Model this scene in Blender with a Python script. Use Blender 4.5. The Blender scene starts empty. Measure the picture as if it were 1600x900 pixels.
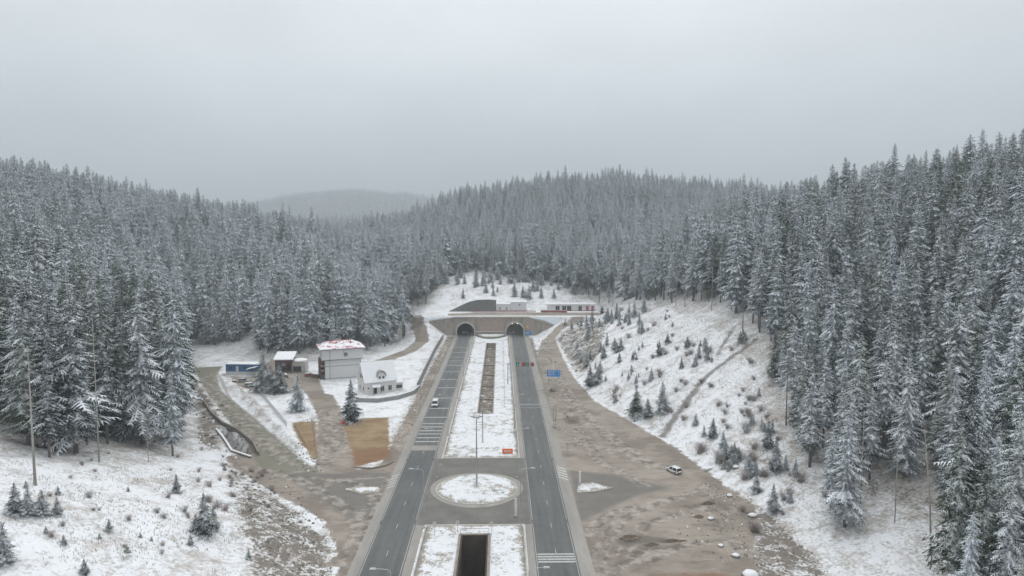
import bpy, math, random
import numpy as np
from mathutils import Vector, Matrix
random.seed(7); rng = np.random.default_rng(11)
R = math.radians
S = bpy.context.scene
C = S.collection

# ------------------------------------------------------------------ camera
CAM = (0.0, 0.0, 60.0); F = 1067.0; PITCH = math.atan(83/1067); YAW = math.atan(18/1067)
cd = bpy.data.cameras.new('camera'); cam = bpy.data.objects.new('camera', cd); C.objects.link(cam)
cam.location = CAM; cam.rotation_euler = (R(90)-PITCH, 0, -YAW)
cd.sensor_width = 36; cd.lens = F/1600*36; cd.clip_start = 0.5; cd.clip_end = 12000
S.camera = cam
# ------------------------------------------------------------------ world: overcast sky
W = bpy.data.worlds.new('World'); S.world = W; W.use_nodes = True
nt = W.node_tree; nt.nodes.clear()
def wn(t, **k):
    n = nt.nodes.new(t)
    for a, v in k.items(): setattr(n, a, v)
    return n
out = wn('ShaderNodeOutputWorld'); bg = wn('ShaderNodeBackground'); nt.links.new(bg.outputs[0], out.inputs[0])
SUN_EL, SUN_ROT = R(55), R(10)
sky = wn('ShaderNodeTexSky', sky_type='NISHITA', sun_disc=False, sun_elevation=SUN_EL, sun_rotation=SUN_ROT)
tc = wn('ShaderNodeTexCoord'); sx = wn('ShaderNodeSeparateXYZ'); nt.links.new(tc.outputs['Generated'], sx.inputs[0])
ramp = wn('ShaderNodeValToRGB'); nt.links.new(sx.outputs[2], ramp.inputs[0])
cr = ramp.color_ramp; cr.elements[0].position = 0.0; cr.elements[1].position = 1.0
cr.elements[0].color = (.44,.49,.535,1); cr.elements[1].color = (1.42,1.44,1.46,1)
for p, c in ((.06,(.465,.52,.56)), (.12,(.53,.58,.615)), (.22,(.67,.715,.745)), (.34,(.80,.835,.855))):
    e = cr.elements.new(p); e.color = (*c, 1)
nz = wn('ShaderNodeTexNoise'); nz.inputs['Scale'].default_value = 2.2; nz.inputs['Detail'].default_value = 4
mp = wn('ShaderNodeMapping'); mp.inputs['Scale'].default_value = (1,1,2.6)
nt.links.new(tc.outputs['Generated'], mp.inputs[0]); nt.links.new(mp.outputs[0], nz.inputs[0])
mr = wn('ShaderNodeMapRange'); mr.inputs[1].default_value=.3; mr.inputs[2].default_value=.7; mr.inputs[3].default_value = .90; mr.inputs[4].default_value = 1.09
nt.links.new(nz.outputs[0], mr.inputs[0])
vm = wn('ShaderNodeVectorMath', operation='SCALE'); nt.links.new(ramp.outputs[0], vm.inputs[0]); nt.links.new(mr.outputs[0], vm.inputs['Scale'])
vs = wn('ShaderNodeVectorMath', operation='SCALE'); nt.links.new(sky.outputs[0], vs.inputs[0]); vs.inputs['Scale'].default_value = .006
va = wn('ShaderNodeVectorMath', operation='ADD'); nt.links.new(vm.outputs[0], va.inputs[0]); nt.links.new(vs.outputs[0], va.inputs[1])
nt.links.new(va.outputs[0], bg.inputs[0]); bg.inputs[1].default_value = 1.0
# overcast sun
sd = bpy.data.lights.new('sun','SUN'); sd.energy = 0.6; sd.angle = R(40); sd.color = (1,.99,.97)
sun = bpy.data.objects.new('sun', sd); C.objects.link(sun)
sun.rotation_euler = (R(90)-SUN_EL, 0, R(180)-SUN_ROT)
S.view_settings.view_transform = 'Standard'; S.view_settings.look = 'None'; S.view_settings.gamma = 1
S.view_settings.use_curve_mapping = False; S.view_settings.exposure = 0.2
S.cycles.max_bounces = 5; S.cycles.diffuse_bounces = 3; S.cycles.glossy_bounces = 2; S.cycles.volume_bounces = 0
S.cycles.transparent_max_bounces = 6; S.cycles.use_denoising = True

# ------------------------------------------------------------------ survey: photo pixel -> ground
cy, sy_ = math.cos(YAW), math.sin(YAW); cp, sp_ = math.cos(PITCH), math.sin(PITCH)
def raydir(px, py):
    a, b = (px-800)/F, (450-py)/F
    f = np.array([sy_*cp, cy*cp, -sp_]); r = np.array([cy, -sy_, 0]); u = np.array([sy_*sp_, cy*sp_, cp])
    return f + a*r + b*u
def G0(px, py, z=0.0):
    d = raydir(px, py); t = (z-CAM[2])/d[2]
    return (d[0]*t, d[1]*t)
def project(X, Y, Z):
    X = np.asarray(X, float); dz = np.asarray(Z, float)-CAM[2]
    dep = X*sy_*cp + Y*cy*cp - dz*sp_; rr = X*cy - Y*sy_; uu = X*sy_*sp_ + Y*cy*sp_ + dz*cp
    dep = np.maximum(dep, 1e-3)
    return 800+F*rr/dep, 450-F*uu/dep, dep
def hash2(i, j, s):
    n = (i*374761393 + j*668265263 + s*974634777) & 0x7fffffff
    n = ((n ^ (n >> 13))*1274126177) & 0x7fffffff
    return ((n ^ (n >> 16)) & 0xffff)/65535.0
def vnoise(X, Y, sc, s=0):
    x = np.asarray(X, float)/sc; y = np.asarray(Y, float)/sc
    i = np.floor(x).astype(np.int64); j = np.floor(y).astype(np.int64); fx = x-i; fy = y-j
    fx = fx*fx*(3-2*fx); fy = fy*fy*(3-2*fy)
    return (hash2(i,j,s)*(1-fx)+hash2(i+1,j,s)*fx)*(1-fy) + (hash2(i,j+1,s)*(1-fx)+hash2(i+1,j+1,s)*fx)*fy - .5
def sdf(X, Y, poly):
    """signed distance, positive inside"""
    X = np.asarray(X, float); Y = np.asarray(Y, float)
    d2 = np.full(X.shape, 1e12); ins = np.zeros(X.shape, bool); n = len(poly)
    for k in range(n):
        ax, ay = poly[k]; bx, by = poly[(k+1) % n]
        ex, ey = bx-ax, by-ay; L = ex*ex+ey*ey+1e-9
        t = np.clip(((X-ax)*ex+(Y-ay)*ey)/L, 0, 1)
        d2 = np.minimum(d2, (X-ax-t*ex)**2+(Y-ay-t*ey)**2)
        if ay != by:
            c = (ay > Y) != (by > Y)
            ins ^= c & (X < ex*(Y-ay)/(by-ay)+ax)
    d = np.sqrt(d2); return np.where(ins, d, -d)
def sline(X, Y, pts, w):
    d2 = np.full(np.shape(X), 1e12)
    for (ax, ay), (bx, by) in zip(pts[:-1], pts[1:]):
        ex, ey = bx-ax, by-ay; L = ex*ex+ey*ey+1e-9
        t = np.clip(((X-ax)*ex+(Y-ay)*ey)/L, 0, 1)
        d2 = np.minimum(d2, (X-ax-t*ex)**2+(Y-ay-t*ey)**2)
    return w/2-np.sqrt(d2)
def sstep(x): x = np.clip(x, 0, 1); return x*x*(3-2*x)
def smax(a, b, k):
    m = np.maximum(a, b); k = k*np.clip(m/12, 1e-3, 1)
    h = np.maximum(k-np.abs(a-b), 0)/k
    return m + h*h*k*.25
TOER = ([60,100,120,138,163,192,215,248,287,393,430,600], [64,61,58,54,53,50,44,34,31.7,33,40,60])
LEFTP = [(-24,40),(-27,100),(-31,118),(-36,134),(-54,158),(-74,180),(-90,206),(-119,250),(-136,290),(-150,330),(-169,379),
         (-140,356),(-122,336),(-100,326),(-80,322),(-68,336),(-60,366),(-66,425),(-72,470),(-60,560),(-60,1500),(-1500,1700),(-5000,1700),(-5000,40)]
BANKS = [([G0(*p) for p in l], w, h) for l, w, h in (([(342,590),(365,607),(400,637),(440,676),(474,706)],1.9,1.9),([(305,590),(318,615),(338,645)],1.6,1.3),([(616,650),(613,690),(609,714)],1.2,.8),([(640,632),(560,640)],1.3,.6),
        ([(855,612),(868,606)],1.6,1.2),([(1096,760),(1150,805),(1230,880)],1.6,1.0))]
HOLLOW = [G0(*p) for p in ((344,668),(358,668),(398,706),(384,712),(362,704))]
def height(X, Y):
    X = np.asarray(X, float); Y = np.asarray(Y, float)
    # right hill
    s = np.maximum(X-np.interp(Y, *TOER), 0)
    a = np.interp(Y, [110,150,220,400], [.24,.33,.5,.47])
    z = np.where(s < 50, a*s, a*50+.50*(s-50))
    bank = np.minimum(s*.6, 1.2)*np.interp(Y,[160,210],[0,1]); z = np.maximum(z, bank)
    cap = np.interp(Y, [0,330,560,800,1100], [100,80,52,44,28]) + vnoise(X,Y,90,3)*16
    cap = cap - np.clip(X-230, 0, 900)*.06
    zr = cap*np.tanh(z/cap*1.12)
    # left hill
    d = np.maximum(sdf(X, Y, LEFTP), 0)
    z = .30*d+.0014*d*d
    cap = np.interp(X, [-900,-420,-330,-300,-230,-120,-60], [104,88,78,70,56,42,34])*np.interp(Y,[620,950],[1,.55]) + vnoise(X,Y,80,5)*10
    zl = cap*np.tanh(z/cap*1.1)
    # hill over the tunnel
    g = np.interp(Y, [405.5,446,486,600,750,900,1100,1500], [0,0,15,34,66,100,90,45])
    lat = np.interp(X, [-500,-210,-120,-50,60,150,330,600], [.30,.32,.50,.78,.97,1.03,.88,.66])
    zc = np.where(Y > 405.5, 11+g*lat+vnoise(X,Y,70,9)*8*sstep((Y-470)/80), 0)
    zc = zc*np.where(X < -46, np.clip(1-(-46-X)/45*np.clip(1-(Y-450)/60,0,1),0,1), 1)
    z = smax(smax(zr, zl, 8), zc, 6)
    # platform above the portals
    pd = sdf(X, Y, [(-46,405.5),(68,405.5),(68,447),(-46,447)])
    w = sstep((pd+9)/9); z = np.where(Y > 405.5, z*(1-w)+11*w, z)
    # banks in front of the wing walls
    wy = sstep((Y-378)/27)*(Y <= 405.5)
    z = np.where(Y <= 405.5, np.maximum(z, wy*np.clip((-32-X)*.75,0,8)*np.clip(1-(-46-X)/14,0,1)), z)
    z = np.where(Y <= 405.5, np.maximum(z, wy*np.clip((X-21)*.55,0,8)), z)
    # distant hills
    f = 70*sstep((Y-1200)/500) + 212*np.exp(-(((X+800)/900)**2+((Y-3900)/700)**2)) + 225*np.exp(-(((X-1350)/700)**2+((Y-3900)/700)**2))
    z = smax(z, np.where(Y>1100, f+vnoise(X,Y,160,12)*22, 0), 10)
    # ploughed banks and the creek hollow on the valley floor
    for pts, wd, hh in BANKS: z = z + hh*np.exp(-(np.minimum(sline(X, Y, pts, 0), 0)/wd)**2)*(.75+vnoise(X,Y,4,51)*.9)*((X > -200)&(X < 120)&(Y < 420))
    z = z - 2.6*sstep((sdf(X, Y, HOLLOW)+.3)/1.6)
    # relief of the open slopes
    n = vnoise(X,Y,9,21)*1.1+vnoise(X,Y,3.2,22)*.5+vnoise(X,Y,1.4,23)*.22
    z = z + n*np.clip((z-.2)/3, 0, 1)*np.where((Y>405.5)&(pd>-2), .05, 1)
    return z
def G(px, py):
    d = raydir(px, py); t = np.arange(70., 2500., 1.5)
    X, Y, Z = d[0]*t, d[1]*t, CAM[2]+d[2]*t
    b = np.nonzero(Z < height(X, Y))[0]
    if not len(b): return (X[-1], Y[-1], 0.0)
    lo, hi = t[max(b[0]-1,0)], t[b[0]]
    for _ in range(12):
        m = (lo+hi)/2
        if CAM[2]+d[2]*m < height(d[0]*m, d[1]*m): hi = m
        else: lo = m
    return (float(d[0]*hi), float(d[1]*hi), float(height(d[0]*hi, d[1]*hi)))
def H(x, y): return float(height(x, y))

# ------------------------------------------------------------------ materials
M = {}
class NT:
    def __init__(s, name):
        s.m = bpy.data.materials.new(name); s.m.use_nodes = True; s.t = s.m.node_tree; s.n = s.t.nodes; s.b = s.n['Principled BSDF']
        s.tc = s.n.new('ShaderNodeTexCoord')
    def link(s, a, b): s.t.links.new(a, b)
    def noise(s, scale, detail=3, co='Object', mapping=None, rough=.55):
        n = s.n.new('ShaderNodeTexNoise'); n.inputs['Scale'].default_value = scale; n.inputs['Detail'].default_value = detail; n.inputs['Roughness'].default_value = rough
        src = s.tc.outputs[co]
        if mapping:
            m = s.n.new('ShaderNodeMapping'); m.inputs['Scale'].default_value = mapping; s.link(src, m.inputs[0]); src = m.outputs[0]
        s.link(src, n.inputs['Vector']); return n.outputs[0]
    def val(s, x, sock):
        if isinstance(x, (int, float)): sock.default_value = x
        elif isinstance(x, tuple): sock.default_value = (*x, 1) if len(x) == 3 else x
        else: s.link(x, sock)
    def math(s, op, a, b=0.0, c=None):
        n = s.n.new('ShaderNodeMath'); n.operation = op; s.val(a, n.inputs[0]); s.val(b, n.inputs[1])
        if c is not None: s.val(c, n.inputs[2])
        return n.outputs[0]
    def mapr(s, x, a, b, c=0.0, d=1.0, smooth=False):
        n = s.n.new('ShaderNodeMapRange'); n.interpolation_type = 'SMOOTHSTEP' if smooth else 'LINEAR'
        s.val(x, n.inputs[0])
        for i, v in enumerate((a, b, c, d)): n.inputs[i+1].default_value = v
        return n.outputs[0]
    def mix(s, f, a, b):
        n = s.n.new('ShaderNodeMix'); n.data_type = 'RGBA'; s.val(f, n.inputs[0]); s.val(a, n.inputs[6]); s.val(b, n.inputs[7]); return n.outputs[2]
    def attr(s, name):
        n = s.n.new('ShaderNodeAttribute'); n.attribute_name = name; return n.outputs['Fac']
    def bump(s, h, strength=.3, dist=.1):
        n = s.n.new('ShaderNodeBump'); n.inputs['Strength'].default_value = strength; n.inputs['Distance'].default_value = dist
        s.link(h, n.inputs['Height']); s.link(n.outputs[0], s.b.inputs['Normal'])
    def col(s, c, rough=.8): s.val(c, s.b.inputs['Base Color']); s.val(rough, s.b.inputs['Roughness']); s.b.inputs['Specular IOR Level'].default_value = .3
def plain(name, c, rough=.7, var=.18, scale=1.3, metal=0, map_=None):
    t = NT(name); n = t.noise(scale, 4, mapping=map_); n2 = t.noise(scale*7, 2, mapping=map_)
    f = t.mapr(t.math('ADD', t.math('MULTIPLY', n, .7), t.math('MULTIPLY', n2, .3)), .3, .7)
    a = tuple(max(0, x*(1-var)) for x in c); b = tuple(min(1, x*(1+var)) for x in c)
    t.col(t.mix(f, a, b), rough); t.b.inputs['Metallic'].default_value = metal
    M[name] = t.m; return t.m
plain('asphalt', (.075,.08,.083), .75, .22, .25, map_=(1,.12,1))
plain('concrete', (.31,.275,.235), .88, .38, .45, map_=(1,1,.3))
plain('concrete_light', (.50,.49,.46), .85, .15, .5)
plain('concrete_grey', (.27,.27,.26), .9, .18, .6)
plain('concrete_dark', (.15,.15,.145), .9, .25, .6)
plain('pink_concrete', (.36,.285,.25), .85, .15, .5)
plain('paint_white', (.62,.62,.60), .6, .25, 1.5); plain('road_paint', (.44,.44,.43), .7, .35, 2.5)
plain('white_wall', (.60,.60,.60), .7, .05, .4)
plain('cream_wall', (.66,.64,.62), .7, .08, .5)
plain('maroon', (.13,.055,.055), .6, .3, .8)
plain('red_paint', (.30,.085,.09), .5, .2, .8)
plain('red_bright', (.75,.07,.03), .5, .1, .8)
plain('orange', (.80,.16,.03), .5, .1, .8)
plain('blue_panel', (.03,.12,.26), .5, .15, 1.2, map_=(6,6,.3))
plain('sign_blue', (.03,.25,.62), .4, .05, 1)
plain('metal', (.42,.43,.44), .4, .15, 1, .6)
plain('rust_rail', (.30,.28,.26), .5, .2, 1, .4)
plain('dark', (.03,.03,.032), .5, .2, 1)
plain('glass', (.03,.035,.04), .12, .2, 1)
plain('window_green', (.06,.07,.06), .3, .2, 1)
plain('car_white', (.72,.73,.74), .25, .04, 1)
plain('car_red', (.45,.06,.04), .25, .06, 1)
plain('car_silver', (.45,.46,.48), .3, .05, 1)
plain('tyre', (.02,.02,.02), .85, .2, 3)
plain('stone', (.22,.20,.18), .9, .35, .9)
plain('brown_wood', (.14,.09,.06), .8, .25, 1)
plain('bark', (.15,.135,.12), .9, .35, 1.2, map_=(1,1,.25))
plain('bark_pale', (.33,.31,.28), .9, .3, 1.2, map_=(1,1,.25))
plain('twig', (.30,.265,.25), .9, .3, 1)
plain('dry_grass', (.24,.19,.12), .9, .3, .6)
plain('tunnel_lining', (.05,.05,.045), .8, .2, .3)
plain('channel_floor', (.17,.135,.10), .9, .35, .3)
plain('sign_red', (.55,.03,.04), .4, .05, 1); plain('sign_green', (.02,.35,.16), .4, .05, 1)
def emis(name, c, s):
    m = bpy.data.materials.new(name); m.use_nodes = True; b = m.node_tree.nodes['Principled BSDF']
    b.inputs['Base Color'].default_value = (*c,1); b.inputs['Emission Color'].default_value = (*c,1); b.inputs['Emission Strength'].default_value = s; M[name] = m
emis('tunnel_light', (1,.93,.75), 9); emis('led_red', (.75,.03,.06), .3); emis('led_green', (.03,.55,.26), .25)
# roof / lying snow
def snowmat(name, base, thr0, thr1, scale=.8, under=(.2,.16,.12), stretch=None):
    t = NT(name); n = t.math('ADD', t.math('MULTIPLY', t.noise(scale,5,mapping=stretch), .6), t.math('MULTIPLY', t.noise(scale*5,4), .4))
    f = t.mapr(n, thr0, thr1, smooth=True)
    v = t.mix(t.noise(.6, 3), tuple(x*.88 for x in base), base)
    t.col(t.mix(f, under, v), .75); t.bump(t.noise(3,4), .35, .15); M[name] = t.m
snowmat('snow', (.82,.84,.86), -.5, -.4)
snowmat('roof_snow_red', (.80,.81,.83), .42, .47, .35, (.40,.06,.07))
def median_material():
    t = NT('median_snow'); n = t.math('ADD', t.math('MULTIPLY', t.noise(.45,8,rough=.72), .6), t.math('MULTIPLY', t.noise(2.4,4,rough=.7), .4))
    n = t.math('ADD', n, t.mapr(t.attr('edge'), 0, 1.6, .13, 0)); n = t.math('ADD', n, t.mapr(t.noise(.10,3), .4, .7, -.03, .05))
    g = t.mix(t.noise(4,3), (.13,.105,.075), (.34,.29,.22)); c = t.mix(t.mapr(n, .50, .60, 0, .85, True), t.mix(t.noise(.7,4), (.60,.62,.65), (.80,.815,.83)), g)
    t.col(c, .8); t.bump(t.noise(3,5), .6, .2); M['median_snow'] = t.m
median_material()
# needles with snow lying on the upper faces
def needle(name, green, snow_amt, snowc=(.78,.81,.84)):
    t = NT(name); g = t.n.new('ShaderNodeNewGeometry'); s = t.n.new('ShaderNodeSeparateXYZ'); t.link(g.outputs['Normal'], s.inputs[0])
    n = t.math('ADD', t.math('MULTIPLY', t.noise(.75, 2, rough=.6), .58), t.math('MULTIPLY', t.noise(3.2, 3, rough=.7), .42)); big = t.noise(.2, 2); oi = t.n.new('ShaderNodeObjectInfo')
    rnd = t.math('MULTIPLY', oi.outputs['Random'], .18)
    x = t.math('ADD', t.math('MULTIPLY', s.outputs[2], .55), t.math('ADD', n, t.math('MULTIPLY', big, .5)))
    x = t.math('SUBTRACT', x, rnd)
    f = t.mapr(x, 1.02-snow_amt, 1.07-snow_amt, 0, 1, True)
    gr = t.mix(t.noise(.35, 2), tuple(c*.65 for c in green), tuple(c*1.45 for c in green))
    t.col(t.mix(f, gr, snowc), .8); M[name] = t.m
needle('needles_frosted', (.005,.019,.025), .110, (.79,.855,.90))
needle('needles_snowy', (.007,.021,.016), .020, (.78,.82,.86))
needle('needles_green', (.024,.043,.015), -.03, (.70,.74,.74))
# ground
def ground_material():
    t = NT('ground_cover')
    nA = t.noise(.35, 5, rough=.65); nB = t.noise(1.6, 4, rough=.7); nC = t.noise(.06, 3); nF = t.noise(5, 3)
    edge = t.math('ADD', t.math('MULTIPLY', t.math('SUBTRACT', nA, .5), 5.0), t.math('MULTIPLY', t.math('SUBTRACT', nB, .5), 3.5))
    snow = t.mix(nA, (.68,.70,.73), (.84,.855,.875))
    grass = t.mix(nF, (.11,.085,.055), (.30,.25,.17))
    # grass and earth showing through thin snow
    rock = t.attr('rock'); wood = t.attr('wood')
    cov = t.math('ADD', t.math('MULTIPLY', nB, .55), t.math('MULTIPLY', nA, .47))
    cov = t.math('ADD', cov, t.math('MULTIPLY', t.math('SUBTRACT', nC, .5), .22))
    cov = t.math('ADD', cov, t.math('MULTIPLY', rock, .13))
    cov = t.math('ADD', cov, t.math('MULTIPLY', wood, .10))
    c = t.mix(t.mapr(cov, .49, .66, 0, .62, True), snow, grass)
    c = t.mix(t.mapr(t.noise(.13,6,rough=.8), .50, .62, 0, .55, True), c, t.mix(nF, (.20,.155,.125), (.50,.44,.40)))
    earth = t.mix(nB, (.10,.085,.07), (.25,.22,.19))
    c = t.mix(t.mapr(t.math('ADD', cov, t.math('MULTIPLY', rock, .07)), .66, .72, 0, 1, True), c, earth)
    def layer(c, name, col, w=.5, e=1.0, op=1.0):
        x = t.math('ADD', t.attr(name), t.math('MULTIPLY', edge, e))
        return t.mix(t.mapr(x, -w, w, 0, op, True), c, col)
    gravel = t.mix(t.mapr(t.math('ADD', t.math('MULTIPLY', nC, .6), t.math('MULTIPLY', nA, .4)), .35, .65), (.243,.207,.173), (.375,.33,.282))
    gravel = t.mix(t.mapr(t.noise(.12, 5, mapping=(1,3,1)), .48, .62, 0, .35), gravel, (.17,.145,.12))
    gravel = t.mix(t.mapr(nF, .62, .72, 0, .5), gravel, (.12,.10,.085))
    gravel = t.mix(t.mapr(t.noise(.045, 5, rough=.65), .47, .60, 0, .7, True), gravel, t.mix(nB, (.13,.105,.085), (.21,.175,.145)))
    gravel = t.mix(t.mapr(t.noise(.5, 5, mapping=(.35,1.4,1), rough=.75), .55, .66, 0, .55, True), gravel, (.095,.078,.064))
    gravel = t.mix(t.mapr(t.noise(.7, 5, mapping=(1,.5,1), rough=.8), .62, .67, 0, .55, True), gravel, (.50,.48,.46))
    c = layer(c, 'gravel', gravel, .4, .8)
    c = layer(c, 'olive', t.mix(t.noise(.2, 4), (.15,.145,.11), (.23,.22,.17)), .8, .35)
    c = layer(c, 'tan', t.mix(t.mapr(t.noise(.8,6,rough=.8), .56, .66, 0, .55), t.mix(t.mapr(t.noise(.16,4),.35,.65), (.215,.14,.07), (.325,.24,.145)), (.12,.075,.04)), .5, .5)
    c = layer(c, 'mud', t.mix(nB, (.14,.065,.035), (.25,.125,.065)), 1.6, .9, .75)
    c = layer(c, 'asph', t.mix(t.noise(.25, 4), (.10,.10,.095), (.20,.185,.165)), 1.0, .35, .85)
    c = layer(c, 'tracks', t.mix(t.mapr(nA,.42,.58), (.105,.088,.072), (.40,.36,.32)), .45, .22, .75)
    c = layer(c, 'scar', t.mix(nB, (.075,.064,.054), (.17,.15,.125)), .8, .6, .8)
    t.col(c, .85)
    t.bump(t.math('ADD', nB, t.math('MULTIPLY', nF, .4)), .5, .25)
    M['ground'] = t.m
ground_material()

# ------------------------------------------------------------------ mesh helpers
def tag(o, label=None, cat=None, group=None, kind=None):
    if label: o['label'] = label
    if cat: o['category'] = cat
    if group: o['group'] = group
    if kind: o['kind'] = kind
    return o
def empty(name, loc=(0,0,0), rz=0):
    o = bpy.data.objects.new(name, None); C.objects.link(o); o.location = loc; o.rotation_euler = (0,0,rz); o.empty_display_size = .5; return o
class MB:
    def __init__(s): s.v = []; s.f = []; s.mi = []; s.cur = 0
    def add(s, vs, fs):
        b = len(s.v); s.v += [tuple(v) for v in vs]; s.f += [tuple(b+i for i in f) for f in fs]; s.mi += [s.cur]*len(fs); return s
    def box(s, c, d, rz=0, taper=1.0, shift=(0,0)):
        x, y, z = d[0]/2, d[1]/2, d[2]/2; co, si = math.cos(rz), math.sin(rz); vs = []
        for k, (a, b, e) in enumerate([(-1,-1,-1),(1,-1,-1),(1,1,-1),(-1,1,-1),(-1,-1,1),(1,-1,1),(1,1,1),(-1,1,1)]):
            q = taper if e > 0 else 1; u, w = a*x*q+(shift[0] if e>0 else 0), b*y*q+(shift[1] if e>0 else 0)
            vs.append((c[0]+u*co-w*si, c[1]+u*si+w*co, c[2]+e*z))
        return s.add(vs, [(0,3,2,1),(4,5,6,7),(0,1,5,4),(1,2,6,5),(2,3,7,6),(3,0,4,7)])
    def tube(s, pts, r0, r1=None, n=6, cap=True):
        r1 = r0 if r1 is None else r1; m = len(pts); vs = []; fs = []
        for i, p in enumerate(pts):
            p = Vector(p); a = Vector(pts[max(i-1,0)]); b = Vector(pts[min(i+1,m-1)]); d = (b-a).normalized()
            up = Vector((0,0,1)) if abs(d.z) < .9 else Vector((1,0,0)); u = d.cross(up).normalized(); w = d.cross(u)
            r = r0+(r1-r0)*i/max(m-1,1)
            for k in range(n): vs.append(p+(u*math.cos(2*math.pi*k/n)+w*math.sin(2*math.pi*k/n))*r)
        for i in range(m-1):
            for k in range(n): fs.append((i*n+k, i*n+(k+1)%n, (i+1)*n+(k+1)%n, (i+1)*n+k))
        if cap: fs += [tuple(range(n))[::-1], tuple((m-1)*n+k for k in range(n))]
        return s.add(vs, fs)
    def prism(s, poly, z0, z1):
        n = len(poly); vs = [(x,y,z0) for x,y in poly]+[(x,y,z1) for x,y in poly]
        return s.add(vs, [tuple(range(n))[::-1], tuple(range(n,2*n))]+[(k,(k+1)%n,n+(k+1)%n,n+k) for k in range(n)])
    def vprism(s, prof, y0, y1):
        """profile in x-z extruded along y"""
        n = len(prof); vs = [(x,y0,z) for x,z in prof]+[(x,y1,z) for x,z in prof]
        return s.add(vs, [tuple(range(n)), tuple(range(n,2*n))[::-1]]+[((k+1)%n,k,n+k,n+(k+1)%n) for k in range(n)])
    def lathe(s, prof, c=(0,0,0), n=12):
        vs = []; fs = []
        for r, z in prof:
            for k in range(n): vs.append((c[0]+r*math.cos(2*math.pi*k/n), c[1]+r*math.sin(2*math.pi*k/n), c[2]+z))
        for i in range(len(prof)-1):
            for k in range(n): fs.append((i*n+k, i*n+(k+1)%n, (i+1)*n+(k+1)%n, (i+1)*n+k))
        fs += [tuple(range(n))[::-1], tuple((len(prof)-1)*n+k for k in range(n))]
        return s.add(vs, fs)
    def mesh(s, name, mats, smooth=False):
        me = bpy.data.meshes.new(name); me.from_pydata(s.v, [], s.f)
        for m in (mats if isinstance(mats, (list,tuple)) else [mats]): me.materials.append(M[m] if isinstance(m, str) else m)
        me.polygons.foreach_set('material_index', s.mi)
        if smooth: me.polygons.foreach_set('use_smooth', [True]*len(s.f))
        me.update(); return me
    def build(s, name, mats, parent=None, smooth=False, loc=(0,0,0), rz=0):
        o = bpy.data.objects.new(name, s.mesh(name, mats, smooth)); C.objects.link(o); o.location = loc; o.rotation_euler = (0,0,rz)
        if parent: o.parent = parent
        return o
def dup(o, loc=None, rz=None, sc=None, parent=None, label=None):
    c = o.copy(); C.objects.link(c); c.parent = parent
    if loc is not None: c.location = loc
    if rz is not None: c.rotation_euler = (0,0,rz)
    if sc is not None: c.scale = (sc,sc,sc) if isinstance(sc,(int,float)) else sc
    if label: c['label'] = label
    for ch in list(o.children): dup(ch, parent=c)
    return c

# ------------------------------------------------------------------ terrain
def axis(parts):
    a = []
    for lo, hi, st in parts: a += list(np.arange(lo, hi-1e-6, st))
    return a
xs = axis([(-7000,-2400,200),(-2400,-1000,50),(-1000,-400,20),(-400,-190,4),(-190,118,.75),(118,240,4),(240,500,12),(500,1400,25),(1400,2600,60),(2600,7001,200)])
ys = axis([(-300,60,15),(60,110,3),(110,300,.75),(300,405,1),(406.4,450,1.2),(450,560,4),(560,1000,12),(1000,4600,40),(4600,6001,200)])
TRX = (-8.0, -2.4)
xs = np.array(sorted([x for x in xs if min(abs(x-TRX[0]),abs(x-TRX[1]))>.2]+list(TRX)))
TRY = [(60,132.0),(225.0,374.0)]
sp = [132.0,225.0,374.0,405.3,405.6]
ys = np.array(sorted([y for y in ys if min(abs(y-k) for k in sp)>.2]+sp))
XX, YY = np.meshgrid(xs, ys); ZZ = height(XX, YY)
nx, ny = len(xs), len(ys)
vid = np.arange(nx*ny).reshape(ny, nx)
cx = (XX[:-1,:-1]+XX[1:,1:])/2; cyy = (YY[:-1,:-1]+YY[1:,1:])/2
keep = np.ones(cx.shape, bool)
for a, b in TRY: keep &= ~((cx>TRX[0])&(cx<TRX[1])&(cyy>a)&(cyy<b))
keep &= ~((cyy>405.3)&(cyy<405.6)&(cx>-42)&(cx<35))
q = np.stack([vid[:-1,:-1],vid[:-1,1:],vid[1:,1:],vid[1:,:-1]],-1)[keep]
me = bpy.data.meshes.new('ground')
me.vertices.add(nx*ny); me.vertices.foreach_set('co', np.stack([XX,YY,ZZ],-1).astype(np.float32).ravel())
me.loops.add(q.size); me.loops.foreach_set('vertex_index', q.astype(np.int32).ravel())
me.polygons.add(len(q)); me.polygons.foreach_set('loop_start', (np.arange(len(q))*4).astype(np.int32)); me.polygons.foreach_set('loop_total', np.full(len(q),4,np.int32))
me.update(calc_edges=True); me.materials.append(M['ground'])
me.polygons.foreach_set('use_smooth', np.ones(len(q), bool))
def P0(l): return [G0(*p) for p in l]
def P1(l): return [G(*p)[:2] for p in l]
def union(*a):
    r = a[0]
    for b in a[1:]: r = np.maximum(r, b)
    return r
XR, YR = XX.ravel(), YY.ravel()
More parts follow.
